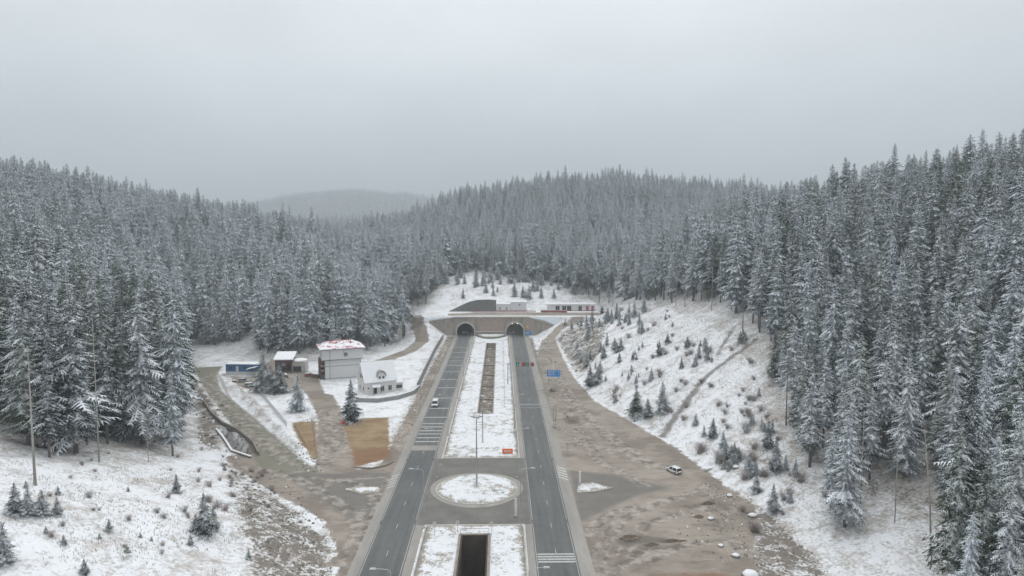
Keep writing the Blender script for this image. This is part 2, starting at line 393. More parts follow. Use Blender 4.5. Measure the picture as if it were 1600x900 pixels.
gravel = union(
    sdf(XR,YR,P0([(846,532),(868,530),(880,560),(897,590),(930,627),(1000,667),(1060,702),(1130,757),(1175,790),(1195,830),(1170,865),(1190,900),(1240,960),(930,960),(905,830),(890,760),(876,700),(864,650),(850,600),(838,560)])),
    sdf(XR,YR,P0([(350,714),(430,700),(500,735),(560,733),(612,726),(650,655),(640,700),(600,800),(560,900),(540,960),(515,960),(532,870),(505,812),(430,772),(370,738)])),
    sdf(XR,YR,P0([(482,612),(518,618),(533,650),(553,735),(498,735),(500,650),(487,625)]))+.9, sdf(XR,YR,P0([(358,588),(420,590),(480,590),(478,604),(400,612),(370,604)])),
    sdf(XR,YR,[(-31.5,120),(-26,120),(-26,402),(-31.5,402)]),
    sline(XR,YR,P1([(500,590),(560,575),(600,563),(640,548),(660,530),(657,514),(636,494)]), 7.5),
    sdf(XR,YR,P0([(385,596),(425,560),(495,585),(510,620),(480,615),(430,612)])),
    sdf(XR,YR,[(-34,412),(64,412),(64,430),(-10,432),(-34,425)])-1.5,
    sline(XR,YR,P1([(850,545),(862,524),(880,508),(905,497)]), 6),
    sdf(XR,YR,[(14,120),(19,120),(18.5,395),(14,395)]))
olive = sdf(XR,YR,P0([(300,575),(348,572),(337,588),(345,610),(400,655),(450,700),(500,738),(440,748),(402,728),(383,690),(350,650),(318,610)]))
tan = union(sdf(XR,YR,P0([(455,660),(494,658),(498,725),(470,700)])), sdf(XR,YR,P0([(533,655),(607,652),(609,715),(555,730)])))
mud = union(sdf(XR,YR,P0([(547,704),(606,698),(611,716),(555,729)])), sdf(XR,YR,P0([(990,895),(1110,885),(1190,905),(1000,930)]))-2)
asph = union(sdf(XR,YR,P0([(890,735),(960,742),(1045,762),(990,776),(925,808),(905,815)])), sdf(XR,YR,P0([(440,738),(520,740),(612,738),(585,815),(545,810),(480,768)])))
scar = union(sline(XR,YR,P1([(1180,532),(1150,553),(1118,577),(1092,602),(1060,645),(1035,682)]), 2.3),
             sline(XR,YR,P1([(1147,512),(1122,553)]), 1.5),
             sdf(XR,YR,P0([(880,652),(905,650),(908,662),(886,664)]))-.3, sdf(XR,YR,P0([(955,845),(985,832),(1060,842),(1060,850),(1000,852),(975,858)]))-.6,
             sdf(XR,YR,P0([(340,668),(360,668),(398,706),(380,716),(350,700)]))-.8,  # dark patch painted in for the shade inside the creek hollow
             sline(XR,YR,P0([(1075,795),(1110,782),(1140,800)]), .8), sline(XR,YR,P0([(1085,820),(1120,822)]), .7),
             sline(XR,YR,P1([(362,785),(385,810)]), 1.2), sline(XR,YR,P1([(190,885),(205,865)]), .8))
rock = np.clip(union(sdf(XR,YR,P1([(868,527),(905,505),(955,500),(935,555),(905,592)])),
             sdf(XR,YR,P1([(345,718),(430,768),(518,838),(540,930),(400,920),(372,820)])),
             sdf(XR,YR,P0([(300,600),(325,610),(350,655),(345,715),(310,700)])),
             sdf(XR,YR,P1([(1085,750),(1160,765),(1240,830),(1310,905),(1180,930),(1150,850),(1120,800)])),
             sdf(XR,YR,P0([(340,585),(352,580),(405,625),(480,712),(455,705),(400,655)]))-1.2,
             sdf(XR,YR,[(-45,405.6),(26,405.6),(26,412),(-45,412)])-2, sdf(XR,YR,[(-34,140),(-26,140),(-26,400),(-34,400)])-1)/3+.3, 0, 1)*.95
tr_ = [[(905,950),(930,860),(960,815),(1010,790),(1080,770)],[(900,840),(950,800),(1040,780),(1090,765)],[(960,870),(1000,820),(1060,800)],[(870,610),(900,650),(950,690),(1020,735)],[(880,640),(930,720),(1000,760)],
       [(860,560),(880,610),(920,660),(1000,720)],[(1000,880),(1060,850),(1130,845),(1190,880)],[(1040,730),(990,720),(930,700),(890,690)],[(940,900),(1000,860),(1090,850)],[(1070,790),(1110,800),(1130,830)],
       [(380,730),(440,745),(520,750),(600,745)],[(430,745),(500,725),(530,700),(515,640)],[(470,770),(520,750),(560,760),(600,790)],[(420,735),(480,760),(540,800),(560,850)],[(500,730),(510,690),(500,640)],[(530,900),(550,830),(580,780),(610,745)],[(540,940),(565,850),(590,790)],
       [(312,585),(330,620),(380,675),(440,725)],[(330,582),(350,625),(400,675),(460,730)]]
tracks = np.full(XR.shape, -9.)
for l in tr_:
    p_ = P0(l); tracks = np.maximum(tracks, sline(XR,YR,p_,1.15)); q_ = [(x+2.2,y+.3) for x,y in p_]; tracks = np.maximum(tracks, sline(XR,YR,q_,1.15))
for nm, a in dict(tracks=tracks, gravel=gravel, olive=olive, tan=tan, mud=mud, asph=asph, scar=scar).items():
    at = me.attributes.new(nm, 'FLOAT', 'POINT'); at.data.foreach_set('value', np.clip(a, -9, 9).astype(np.float32))
at = me.attributes.new('rock', 'FLOAT', 'POINT'); at.data.foreach_set('value', rock.astype(np.float32))

# ------------------------------------------------------------------ forest layout
CLEAR = [[(-400,640),(0,655),(60,712),(110,720),(190,690),(240,705),(312,728),(350,700),(400,720),(560,900),(560,1400),(-2400,1400)],
         [(850,470),(940,474),(1000,470),(1060,474),(1120,478),(1182,508),(1192,560),(1215,640),(1245,705),(1270,770),(1300,815),(1330,860),(1360,905),(1500,1400),(850,1400)],
         [(622,486),(668,478),(703,432),(745,422),(800,436),(860,440),(900,462),(950,480),(905,520),(860,535),(610,552),(640,520)],
         [(285,542),(376,541),(390,505),(396,490),(400,505),(404,552),(420,562),(490,564),(560,562),(588,556),(622,540),(640,548),(640,650),(280,650)],
         [(1325,790),(1370,752),(1470,742),(1488,860),(1490,960),(1320,960)],
         [(280,560),(279,640),(283,690),(302,735),(700,735),(700,545)]]
def inclear(u, v):
    r = np.zeros(np.shape(u), bool)
    for c in CLEAR: r |= sdf(u, v, c) > 0
    return r
def scatter(y0, y1, step, xm=.95):
    X, Y = np.meshgrid(np.arange(-y1*xm-40, y1*xm+40, step), np.arange(y0, y1, step))
    X = X.ravel()+rng.uniform(-.42,.42,X.size)*step; Y = Y.ravel()+rng.uniform(-.42,.42,Y.size)*step
    k = (np.abs(X) < Y*xm+40); return X[k], Y[k]
px_, py_ = [], []
for a in ((60,330,5.6),(330,620,6.5),(620,1150,7.8),(1250,2400,14),(2400,4100,22)):
    x, y = scatter(*a); px_.append(x); py_.append(y)
TX, TY = np.concatenate(px_), np.concatenate(py_)
TZ = height(TX, TY); u, v, dep = project(TX, TY, TZ)
ok = (TZ > .35) & ~inclear(u, v)
pf = sdf(TX, TY, [(-50,400),(70,400),(70,452),(-50,452)]); ok &= pf < 0
ok &= np.hypot(TX, TY) > 70
ok &= vnoise(TX,TY,14,31) > -.40
ok &= ~((TZ > 14) & (TY < 105) & (np.abs(TX) < 45))
TX, TY, TZ, u, v, dep = [a[ok] for a in (TX, TY, TZ, u, v, dep)]
NTREE = len(TX)
TH = 31.5 + 9*(rng.random(NTREE)-.5)*2 + vnoise(TX,TY,40,41)*9
TH *= np.where(rng.random(NTREE) < .20, rng.uniform(.42,.82,NTREE), 1)
TH *= np.where(TY > 1300, 1.1, 1.0); TH = TH*np.where(rng.random(NTREE) < .12, 1.16, 1); TH = np.where((u < 330) & (dep < 270), TH*1.08, TH)
TH = np.where((u > 1180) & (dep < 300), TH*.87, TH)
# wooded floor: litter with thin snow, plus painted shade between the trees
gw = np.histogram2d(TX, TY, bins=[np.arange(-1400,1400.1,8), np.arange(60,1208,8)])[0]
gi = np.clip(((XR+1400)/8).astype(int), 0, gw.shape[0]-1); gj = np.clip(((YR-60)/8).astype(int), 0, gw.shape[1]-1)
gp = np.pad(gw,1); gw = sum(gp[a:a+gw.shape[0], b:b+gw.shape[1]] for a in range(3) for b in range(3))/9
wood = np.clip(gw[gi, gj]*1.1+vnoise(XR,YR,6,15)*.5, 0, 1); wood[YR<60] = .6; wood[YR>1150] = 2.6
at = me.attributes.new('wood', 'FLOAT', 'POINT'); at.data.foreach_set('value', wood.astype(np.float32))
go = bpy.data.objects.new('ground', me); C.objects.link(go); tag(go, kind='structure')

# ------------------------------------------------------------------ tree models
def crown_mesh(name, Ht, start, Rm, seed, mat, whorl=.46, taper=.85, nb=9, droop=.32, fine=1.0):
    r = random.Random(seed); mb = MB(); vs = []; fs = []; z = Ht*start; k0 = Ht/30
    while z < Ht-.25*k0:
        t = (z-Ht*start)/(Ht*(1-start))
        env = Rm*(1-t)**taper*(.75+.25*min(1,t*6)) + .10*k0
        k = max(3, int(nb*(.5+.5*(1-t))+r.random())); a0 = r.random()*6.28
        env *= 1+.24*math.sin(z*2.7/k0+seed)+.08*math.sin(z*.9/k0)+r.uniform(-.10,.10)
        for i in range(k):
            if r.random() < .12: continue
            a = a0+6.283*i/k+r.uniform(-.3,.3); L = env*r.uniform(.5,1.2)*(1+.20*math.sin(2*a+z*.5/k0+seed)); zz = z+r.uniform(-.3,.3)*k0
            ca, sa = math.cos(a), math.sin(a); dr = droop*r.uniform(.7,1.5)
            ns = max(3, min(9, int(L/(.42*k0*fine))+2)); hw = L*r.uniform(.19,.30)+.10*k0; sp = .07*L*.5+.05*k0
            P = []
            for j in range(ns+1):
                q = j/ns; P.append((.05*k0+L*q, zz+L*(.16*q-dr*q*q*1.5+.12*q**4)))
            base = len(vs)
            for j,(d,zc) in enumerate(P):
                w = sp*(1-.75*j/ns)
                vs += [(ca*d-sa*w, sa*d+ca*w, zc-w*.5),(ca*d, sa*d, zc+.02),(ca*d+sa*w, sa*d-ca*w, zc-w*.5)]
            for j in range(ns):
                b = base+3*j; fs += [(b,b+3,b+4,b+1),(b+1,b+4,b+5,b+2)]
            for j in range(1, ns+1):
                d, zc = P[j]; d0, z0 = P[j-1]; q = j/ns
                for sd_ in (-1, 1):
                    if r.random() < .12: continue
                    w = hw*(math.sin(math.pi*min(1,q*.80+.12))**.6)*r.uniform(.6,1.3); fwd = r.uniform(.25,.8)*w; dz = w*r.uniform(.25,.75)
                    wb = (d-d0)*.62; n_ = len(vs); tx, ty = d+fwd-wb*.3, sd_*w
                    for (aa, bb, cc) in ((d0+(d-d0)*.25, 0, z0+(zc-z0)*.25),(d0+(d-d0)*.9, 0, zc),(tx+wb*.15, ty, zc-dz),(tx-wb*.35, ty*.92, zc-dz*1.05-.05*k0)):
                        vs.append((ca*aa-sa*bb, sa*aa+ca*bb, cc))
                    fs.append((n_,n_+1,n_+2,n_+3))
        z += whorl*k0*(.72+.5*r.random())*(1-.30*t)
    mb.add(vs, fs)
    mb.tube([(0,0,Ht-1.2*k0),(0,0,Ht+.1*k0)], .07*k0, .02*k0, 4)
    return mb.mesh(name, mat)
def trunk_mesh(name, Ht, r0, seed, mat='bark', bare=0.0):
    r = random.Random(seed); mb = MB(); pts = [(r.uniform(-.12,.12)*k*.3, r.uniform(-.12,.12)*k*.3, Ht*k/7-(.6 if k==0 else 0)) for k in range(8)]
    mb.tube(pts, r0, .05, 8)
    for i in range(int(16*bare)):      # short dead stubs on the clear bole
        z = Ht*r.uniform(.08, bare); a = r.random()*6.28; L = r.uniform(.5,1.6)
        mb.tube([(0,0,z),(math.cos(a)*L,math.sin(a)*L,z-.1*L)], .035,.012,3,False)
    return mb.mesh(name, mat, True)
KINDS = []   # canonical 30 m
def kind(nm, start, Rm, seed, mat, whorl=.44, taper=.68, nb=11, droop=.36):
    KINDS.append((crown_mesh('crown', 30, start, Rm, seed, mat, whorl, taper, nb, droop), trunk_mesh('trunk', 29, .36, seed, bare=start), mat, start))
kind('a', .10, 3.5, 1, 'needles_frosted', taper=.62)
kind('b', .18, 3.0, 2, 'needles_frosted', taper=.55)
kind('c', .28, 3.2, 3, 'needles_frosted', taper=.75)
kind('d', .10, 3.9, 4, 'needles_snowy', whorl=.47)
kind('e', .22, 3.5, 5, 'needles_snowy', taper=.7)
kind('f', .12, 4.0, 6, 'needles_green', taper=.72)
kind('g', .40, 3.3, 7, 'needles_snowy', taper=.6)
kind('h', .08, 3.4, 8, 'needles_snowy', whorl=.42, taper=.78)
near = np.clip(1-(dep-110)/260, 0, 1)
frontrow = (sdf(u, v, CLEAR[0]) > -26) | (sdf(u, v, CLEAR[4]) > -40)
pk = rng.random(NTREE)
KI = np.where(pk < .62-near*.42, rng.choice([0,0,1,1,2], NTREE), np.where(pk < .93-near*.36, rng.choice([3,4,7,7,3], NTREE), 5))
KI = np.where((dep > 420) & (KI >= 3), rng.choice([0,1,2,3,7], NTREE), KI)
# open forest edges show their clear boles
edge = np.zeros(NTREE, bool)
for c in (CLEAR[1], CLEAR[2]): edge |= (sdf(u, v, c) > -16)
edge &= ~((u < 900) & (v < 470)) | (rng.random(NTREE) < .4)
KI = np.where(frontrow & (rng.random(NTREE) < .5), rng.choice([6,4,5], NTREE), KI)
KI = np.where(edge & (rng.random(NTREE) < np.where(v > 560, .3, .7)), rng.choice([6,2,6], NTREE), KI)
ROT = rng.uniform(0, 6.283, NTREE); TH = np.where(TY > 560, TH*.9, TH); TH = np.where((dep < 560) & (u > 640), TH*.88, TH); WID = rng.uniform(.9, 1.25, NTREE)*np.where(dep > 300, 1.12, 1.0)
# which trees show largest: paint them front to back on a coarse raster
u1, v1, _ = project(TX, TY, TZ+TH)
order = np.argsort(dep); gw_, gh_ = 800, 450; cov = np.zeros((gh_, gw_), bool); vis = np.zeros(NTREE)
for i in order[:16000]:
    hw = 3.0*F/dep[i]/2*WID[i]; y0, y1 = v1[i]/2, v[i]/2; x0 = u[i]/2
    if x0+hw < 0 or x0-hw > gw_ or y0 > gh_ or y1 < 0: continue
    a, b = int(max(0,y0)), int(min(gh_-1, y1))
    for yy in range(a, b+1):
        w = hw*min(1, .12+1.0*(yy-y0)/max(1,(y1-y0)))
        xa, xb = int(max(0,x0-w)), int(min(gw_, x0+w+1))
        if xb > xa:
            seg = cov[yy, xa:xb]; vis[i] += (~seg).sum(); seg[:] = True
HERO = np.argsort(-vis)[:300]
hero = np.zeros(NTREE, bool); hero[HERO] = True
def tree_obj(i):
    cm, tm, mat, st = KINDS[KI[i]]
    t = empty('spruce_tree', (float(TX[i]), float(TY[i]), float(TZ[i])), float(ROT[i])); s = float(TH[i]/30); w = s*float(WID[i]); t.scale = (w, w, s)
    for n_, m_ in (('trunk', tm), ('crown', cm)):
        o = bpy.data.objects.new(n_, m_); C.objects.link(o); o.parent = t
    return t
LM = {0:'narrow frosted', 1:'slender frosted', 2:'frosted high-crowned', 3:'broad snow-dusted', 4:'bushy snow-dusted', 5:'broad olive-green', 6:'bare-stemmed', 7:'dense conical snow-dusted'}
def where(i):
    x, y = float(u[i]), float(v1[i]); sky_y = 235+max(0,x-0)*.15 if x < 640 else 290-max(0,x-1180)*.22
    if x < 350: return 'on the left hill, ' + ('by the skyline' if y < 330 else ('midway up' if y < 430 else 'near the snowfield')) + (' at the frame edge' if x < 120 else ('' if x < 240 else ' above the olive track'))
    if x < 640: return ('right behind the yard buildings' if v[i] > 520 else 'in the upper wood left of the portals') + (' behind the blue cabin' if x < 430 else (' behind the garage' if x < 500 else ' behind the pale block'))
    if x < 1000: return 'on the hill above the portals, ' + ('left part' if x < 760 else ('middle part' if x < 880 else 'right part'))
    if x < 1200: return 'along the top of the open slope, ' + ('left half' if x < 1100 else 'right half')
    return ('near the skyline' if y < 330 else ('halfway up' if y < 480 else 'at the foot')) + ' of the right forest, ' + ('beside the open slope' if x < 1320 else ('in its middle' if x < 1460 else 'by the frame edge'))
ORD = 'first second third fourth fifth sixth seventh eighth ninth tenth eleventh twelfth thirteenth fourteenth fifteenth sixteenth seventeenth eighteenth nineteenth twentieth'.split()
rows = {}
for i in HERO:
    zone = None
    if vis[i] > 500: zone = 'left forest front' if u[i] < 350 else ('wood behind the yard' if u[i] < 680 else ('hill above the portals' if u[i] < 980 else ('right forest front' if v[i] > 640 else 'upper right forest')))
    if zone: rows.setdefault(zone, []).append(i)
special = {}
for z_, l_ in rows.items():
    l_ = sorted(l_, key=lambda j: -vis[j])[:20]; l_.sort(key=lambda j: u[j])
    for k_, j in enumerate(l_): special[j] = f'{ORD[k_]} from the left among the big {z_} spruces'
WH = {0:'narrow frosted', 1:'slender frosted', 2:'high-crowned', 3:'broad snowy', 4:'bushy snowy', 5:'olive-green', 6:'bare-stemmed', 7:'conical snowy'}
for i in HERO:
    hgt = 'very tall' if TH[i] > 39 else ('tall' if TH[i] > 34 else ('low' if TH[i] < 20 else ('short' if TH[i] < 27 else 'medium')))
    lab = f'{WH[int(KI[i])]} {special[i]}' if i in special else f'{hgt} {WH[int(KI[i])]} spruce {where(i)}'
    lab = ' '.join(lab.split()[:16])
    tag(tree_obj(i), lab, 'tree', 'spruces of the forest around the tunnel')
# the rest of the forest: one object instancing the same crowns and trunks
fi = np.nonzero(~hero)[0]
fm = bpy.data.meshes.new('spruce_forest'); fm.vertices.add(len(fi))
fm.vertices.foreach_set('co', np.stack([TX[fi],TY[fi],TZ[fi]],-1).astype(np.float32).ravel())
a = fm.attributes.new('idx','INT','POINT'); a.data.foreach_set('value', KI[fi].astype(np.int32))
a = fm.attributes.new('rot','FLOAT_VECTOR','POINT'); a.data.foreach_set('vector', np.stack([0*ROT[fi],0*ROT[fi],ROT[fi]],-1).astype(np.float32).ravel())
sc = TH[fi]/30; a = fm.attributes.new('scl','FLOAT_VECTOR','POINT'); a.data.foreach_set('vector', np.stack([sc*WID[fi],sc*WID[fi],sc],-1).astype(np.float32).ravel())
forest = bpy.data.objects.new('spruce_forest', fm); C.objects.link(forest); tag(forest, 'mass of frosted spruces covering the hills around and beyond the tunnel', 'forest', kind='stuff')
def example(mesh):
    for o in C.objects:
        if o.type == 'MESH' and o.data == mesh: return o
ng = bpy.data.node_groups.new('forest', 'GeometryNodeTree')
ng.interface.new_socket('Geometry', in_out='INPUT', socket_type='NodeSocketGeometry'); ng.interface.new_socket('Geometry', in_out='OUTPUT', socket_type='NodeSocketGeometry')
N = ng.nodes; L_ = ng.links; gin = N.new('NodeGroupInput'); gout = N.new('NodeGroupOutput')
m2p = N.new('GeometryNodeMeshToPoints'); L_.new(gin.outputs[0], m2p.inputs[0]); iop = N.new('GeometryNodeInstanceOnPoints'); L_.new(m2p.outputs[0], iop.inputs['Points'])
jn = N.new('GeometryNodeJoinGeometry'); chain = []
for k, (cm, tm, mat, st) in enumerate(KINDS):
    j2 = N.new('GeometryNodeJoinGeometry')
    for m_ in (cm, tm):
        ex = example(m_)
        if ex is None: ex = example(KINDS[(k+1)%8][0 if m_ is cm else 1])
        oi = N.new('GeometryNodeObjectInfo'); oi.inputs['Object'].default_value = ex; oi.transform_space = 'ORIGINAL'; L_.new(oi.outputs['Geometry'], j2.inputs[0])
    g2i = N.new('GeometryNodeGeometryToInstance'); L_.new(j2.outputs[0], g2i.inputs[0]); chain.append(g2i)
for g2i in reversed(chain): L_.new(g2i.outputs[0], jn.inputs[0])
L_.new(jn.outputs[0], iop.inputs['Instance']); iop.inputs['Pick Instance'].default_value = True
def nattr(n_, ty):
    x = N.new('GeometryNodeInputNamedAttribute'); x.data_type = ty; x.inputs[0].default_value = n_; return x.outputs[0]
L_.new(nattr('idx','INT'), iop.inputs['Instance Index']); L_.new(nattr('rot','FLOAT_VECTOR'), iop.inputs['Rotation']); L_.new(nattr('scl','FLOAT_VECTOR'), iop.inputs['Scale'])
L_.new(iop.outputs[0], gout.inputs[0])
md = forest.modifiers.new('forest', 'NODES'); md.node_group = ng
print('trees', NTREE, 'heroes', len(HERO), 'min vis', vis[HERO[-1]])
#@@PART2
# ------------------------------------------------------------------ roads
plain('shoulder', (.29,.275,.25), .85, .22, .3, map_=(1,.15,1))
plain('old_asphalt', (.155,.15,.135), .85, .25, .22)
def road_material():
    t = NT('lane_asphalt'); n = t.noise(.9, 4, mapping=(1,.04,1)); n2 = t.noise(.5, 5); n3 = t.noise(.05, 2, mapping=(.2,1,1))
    f = t.mapr(t.math('ADD', t.math('MULTIPLY', n, .55), t.math('ADD', t.math('MULTIPLY', n2, .25), t.math('MULTIPLY', n3, .3))), .38, .72)
    t.col(t.mix(f, (.072,.077,.078), (.138,.140,.136)), .7); M['lane'] = t.m
road_material()
def sheet(name, rects, z, mat, parent=None):
    mb = MB()
    for x0,x1,y0,y1 in rects: mb.add([(x0,y0,z),(x1,y0,z),(x1,y1,z),(x0,y1,z)], [(0,1,2,3)])
    return mb.build(name, mat, parent)
tag(sheet('road_shoulder', [(-27.3,-15.9,-200,560),(5.0,16.8,-200,560)], .012, 'shoulder'), kind='structure')
tag(sheet('road', [(-25.3,-17.6,-200,560),(6.4,14.2,-200,560)], .026, 'lane'), kind='structure')
mb = MB(); mb.add([(-17.5,137.6,.018),(6.3,137.6,.018),(6.3,179.8,.018),(-17.5,179.8,.018)], [(0,1,2,3)])
tag(mb.build('crossing_road', 'old_asphalt'), kind='structure')
mb = MB(); n = 64
for k in range(n):
    a, b = 2*math.pi*k/n, 2*math.pi*(k+1)/n; r0, r1 = 9.6, 11.0+.3*math.sin(3*a); r2 = 11.0+.3*math.sin(3*b)
    mb.add([(-5.7+r0*math.cos(a),157.8+r0*math.sin(a),.024),(-5.7+r1*math.cos(a),157.8+r1*math.sin(a),.024),(-5.7+r2*math.cos(b),157.8+r2*math.sin(b),.024),(-5.7+r0*math.cos(b),157.8+r0*math.sin(b),.024)], [(0,1,2,3)])
tag(mb.build('road_dirt_ring', 'shoulder'), kind='structure')
marks = []
for x in (-25.1,-17.95,6.6,13.85): marks += [(x,x+.10,y,y+38) for y in range(60,405,40)]
for x in (-21.5, 10.35): marks += [(x,x+.12,y,y+2.2) for y in range(64,404,12)]
for py in (543,551,558,564,571,581,593,606,622,638,652,662,667,673,678,684,690):
    y = G0(700,py)[1]; marks.append((-24.8,-18.05,y-.38,y+.38))
for py in (631.5,637):
    y = G0(830,py)[1]; marks.append((6.9,13.7,y-.2,y+.2))
for py in (866,870,874,878):
    y = G0(870,py)[1]; marks.append((6.85,13.75,y-.28,y+.28))
sheet_marks = sheet('road_markings', marks, .034, 'road_paint'); tag(sheet_marks, kind='structure')
y = G0(660,700)[1]; tag(sheet('road_patch', [(-25.0,-17.99,y-2.2,y+2.2)], .030, 'shoulder'), kind='structure')
mb = MB()
for k in range(5):
    y = 165+k*1.9; mb.add([(14.5,y,.03),(16.6,y-2.0,.03),(16.6,y-1.5,.03),(14.5,y+.5,.03)], [(0,1,2,3)])
    y = 160+k*1.9; mb.add([(-27.0,y-1.8,.03),(-25.6,y,.03),(-25.6,y+.4,.03),(-27.0,y-1.4,.03)], [(0,1,2,3)])
tag(mb.build('road_hatching', 'paint_white'), kind='structure')

# ------------------------------------------------------------------ medians and islands
def snow_patch(name, inside, x0, x1, y0, y1, st, holes=(), z0=.13, amp=.22):
    xs_ = sorted(set(list(np.arange(x0,x1,st))+[x1]+[h[i] for h in holes for i in (0,1)]))
    ys_ = sorted(set(list(np.arange(y0,y1,st))+[y1]+[h[i] for h in holes for i in (2,3) if y0 <= h[i] <= y1]))
    X, Y = np.meshgrid(xs_, ys_); e = inside(X, Y)
    Z = z0+np.clip(e/1.2,0,1)*(.08+(vnoise(X,Y,2.6,61)+.5)*amp+vnoise(X,Y,.9,62)*amp*.5)
    mb = MB(); mb.v = list(map(tuple, np.stack([X,Y,Z],-1).reshape(-1,3).tolist())); w = len(xs_)
    for j in range(len(ys_)-1):
        for i in range(w-1):
            cx_, cy_ = (xs_[i]+xs_[i+1])/2, (ys_[j]+ys_[j+1])/2
            if any(h[0] < cx_ < h[1] and h[2] < cy_ < h[3] for h in holes): continue
            if inside(np.array([cx_]), np.array([cy_]))[0] <= 0: continue
            a = j*w+i; mb.f.append((a,a+1,a+w+1,a+w)); mb.mi.append(0)
    o = mb.build(name, 'median_snow', smooth=True); at = o.data.attributes.new('edge','FLOAT','POINT'); at.data.foreach_set('value', e.ravel().astype(np.float32)); return o
def kerb(name, pts, closed=True, w=.3, h=.15):
    mb = MB(); n = len(pts); m = n if closed else n-1
    for k in range(m):
        a, b = Vector(pts[k]), Vector(pts[(k+1)%n]); d = (b-a); L = d.length; c = (a+b)/2
        mb.box((c.x,c.y,h/2-.02), (L+(.0 if not closed else w*.5),w,h+.04+.002*(k%2)), math.atan2(d.y,d.x))
    o = mb.build(name, 'concrete_light'); tag(o, kind='structure'); return o
rect = lambda x0,x1,y0,y1: [(x0,y0),(x1,y0),(x1,y1),(x0,y1)]
n1 = rect(-15.6,5.0,180,398); n2 = rect(-15.4,4.7,40,137.4)
tag(snow_patch('median', lambda X,Y: sdf(X,Y,n1)+.001, -15.6,5.0,180,398,.8,[(-8,-2.4,225,374)]), kind='structure'); kerb('median_kerb', n1)
tag(snow_patch('median', lambda X,Y: sdf(X,Y,n2)+.001, -15.4,4.7,40,137.4,.6,[(-8,-2.4,39,132)]), kind='structure'); kerb('median_kerb', n2)
circ = [(-5.7+9.5*math.cos(2*math.pi*k/48),157.8+9.5*math.sin(2*math.pi*k/48)) for k in range(48)]
tag(snow_patch('roundabout_island', lambda X,Y: 9.5-np.hypot(X+5.7,Y-157.8), -15.2,3.8,148.3,167.3,.5,amp=.35), kind='structure'); kerb('island_kerb', circ)
for pl in (P0([(902,770),(905,757),(925,755),(957,763),(925,769)]), P0([(540,765),(560,761),(591,762),(592,769),(565,772)])):
    x0,x1,y0,y1 = min(p[0] for p in pl),max(p[0] for p in pl),min(p[1] for p in pl),max(p[1] for p in pl)
    tag(snow_patch('traffic_island', lambda X,Y,pl=pl: sdf(X,Y,pl)+.15, x0,x1,y0,y1,.4), kind='structure'); kerb('island_kerb', pl, w=.2)

# open concrete channels in the median
def channel(y0, y1, depth, label, rim, open_far=True):
    t = empty('drainage_channel', (-5.2, (y0+y1)/2, 0)); L = y1-y0
    for s_ in (-1, 1):
        MB().box((s_*2.6,0,-depth/2+.14), (.4,L,depth+.56)).build('side_wall', rim, t)
    MB().box((0,L/2-.2,-depth/2+.17), (4.8,.4,depth+.56)).build('end_wall', rim, t)
    MB().box((0,-L/2+.2,-depth/2+.17), (4.8,.4,depth+.56)).build('end_wall', rim, t)
    mb = MB(); 
    ys_ = np.arange(-L/2, L/2+.1, 2.0)
    for j in range(len(ys_)-1):
        for i in range(3): 
            xa, xb = -2.4+1.6*i, -.8+1.6*i
            f = lambda x,y: (x,y,-depth+.35*(vnoise(x,y+y0,3.0,71)+.5)+.25*abs(x)/2.4)
            mb.add([f(xa,ys_[j]),f(xb,ys_[j]),f(xb,ys_[j+1]),f(xa,ys_[j+1])], [(0,1,2,3)])
    mb.build('floor', 'channel_floor', t)
    return tag(t, label, 'channel')
snowmat('channel_bed', (.62,.63,.64), .50, .62, .5, (.17,.135,.10))
M['channel_floor'] = M['channel_bed']
c1 = channel(225,374,2.6,'long brown-floored concrete channel sunk in the snowy median before the portals','concrete')
for k in range(6): MB().box((0,-52+k*22,-.5),(4.8,.35,.35)).build('cross_beam','concrete_dark',c1)
plain('pit_shade_stone', (.075,.058,.045), .9, .4, .5)  # near-black wall colour puts the pit's shade into the stone
c2 = channel(60,132,15.0,'deep dark rectangular pit in the near snowy median','pit_shade_stone')
mb = MB()
for s_ in (-1,1): mb.tube([(s_*2.8,-37,1.1),(s_*2.8,37.3,1.1)], .05, n=5); [mb.tube([(s_*2.8,k,.4),(s_*2.8,k,1.15)],.045,n=5) for k in range(-36,38,3)]
mb.tube([(-2.8,37.3,1.1),(2.8,37.3,1.1)], .05, n=5)
mb.build('railing', 'rust_rail', c2)
mb = MB(); [mb.box((s_*2.95,0,.47),(.5,72.4,.14)) for s_ in (-1,1)]; mb.box((0,36.15,.475),(6.2,.5,.13)); mb.build('rim','concrete',c2)
for k,(x,y,r_) in enumerate([(-6.9,124,1.1),(-5.8,122.5,.8),(-4.6,128,.9),(-6.5,128.5,.6)]):
    mb = MB(); rr = random.Random(k)
    mb.lathe([(.2*r_,0),(r_,.2*r_),(r_*.9,.6*r_),(r_*.45,.95*r_),(.05,1.0*r_)], n=7)
    mb.v = [(a+rr.uniform(-.15,.15)*r_, b+rr.uniform(-.15,.15)*r_, c) for a,b,c in mb.v]
    tag(mb.build('boulder','median_snow',loc=(x,y,-14.8)), ['largest','second largest','third','smallest'][k]+' snowy lump lying on the floor of the deep median pit', 'boulder', 'lumps in the pit')

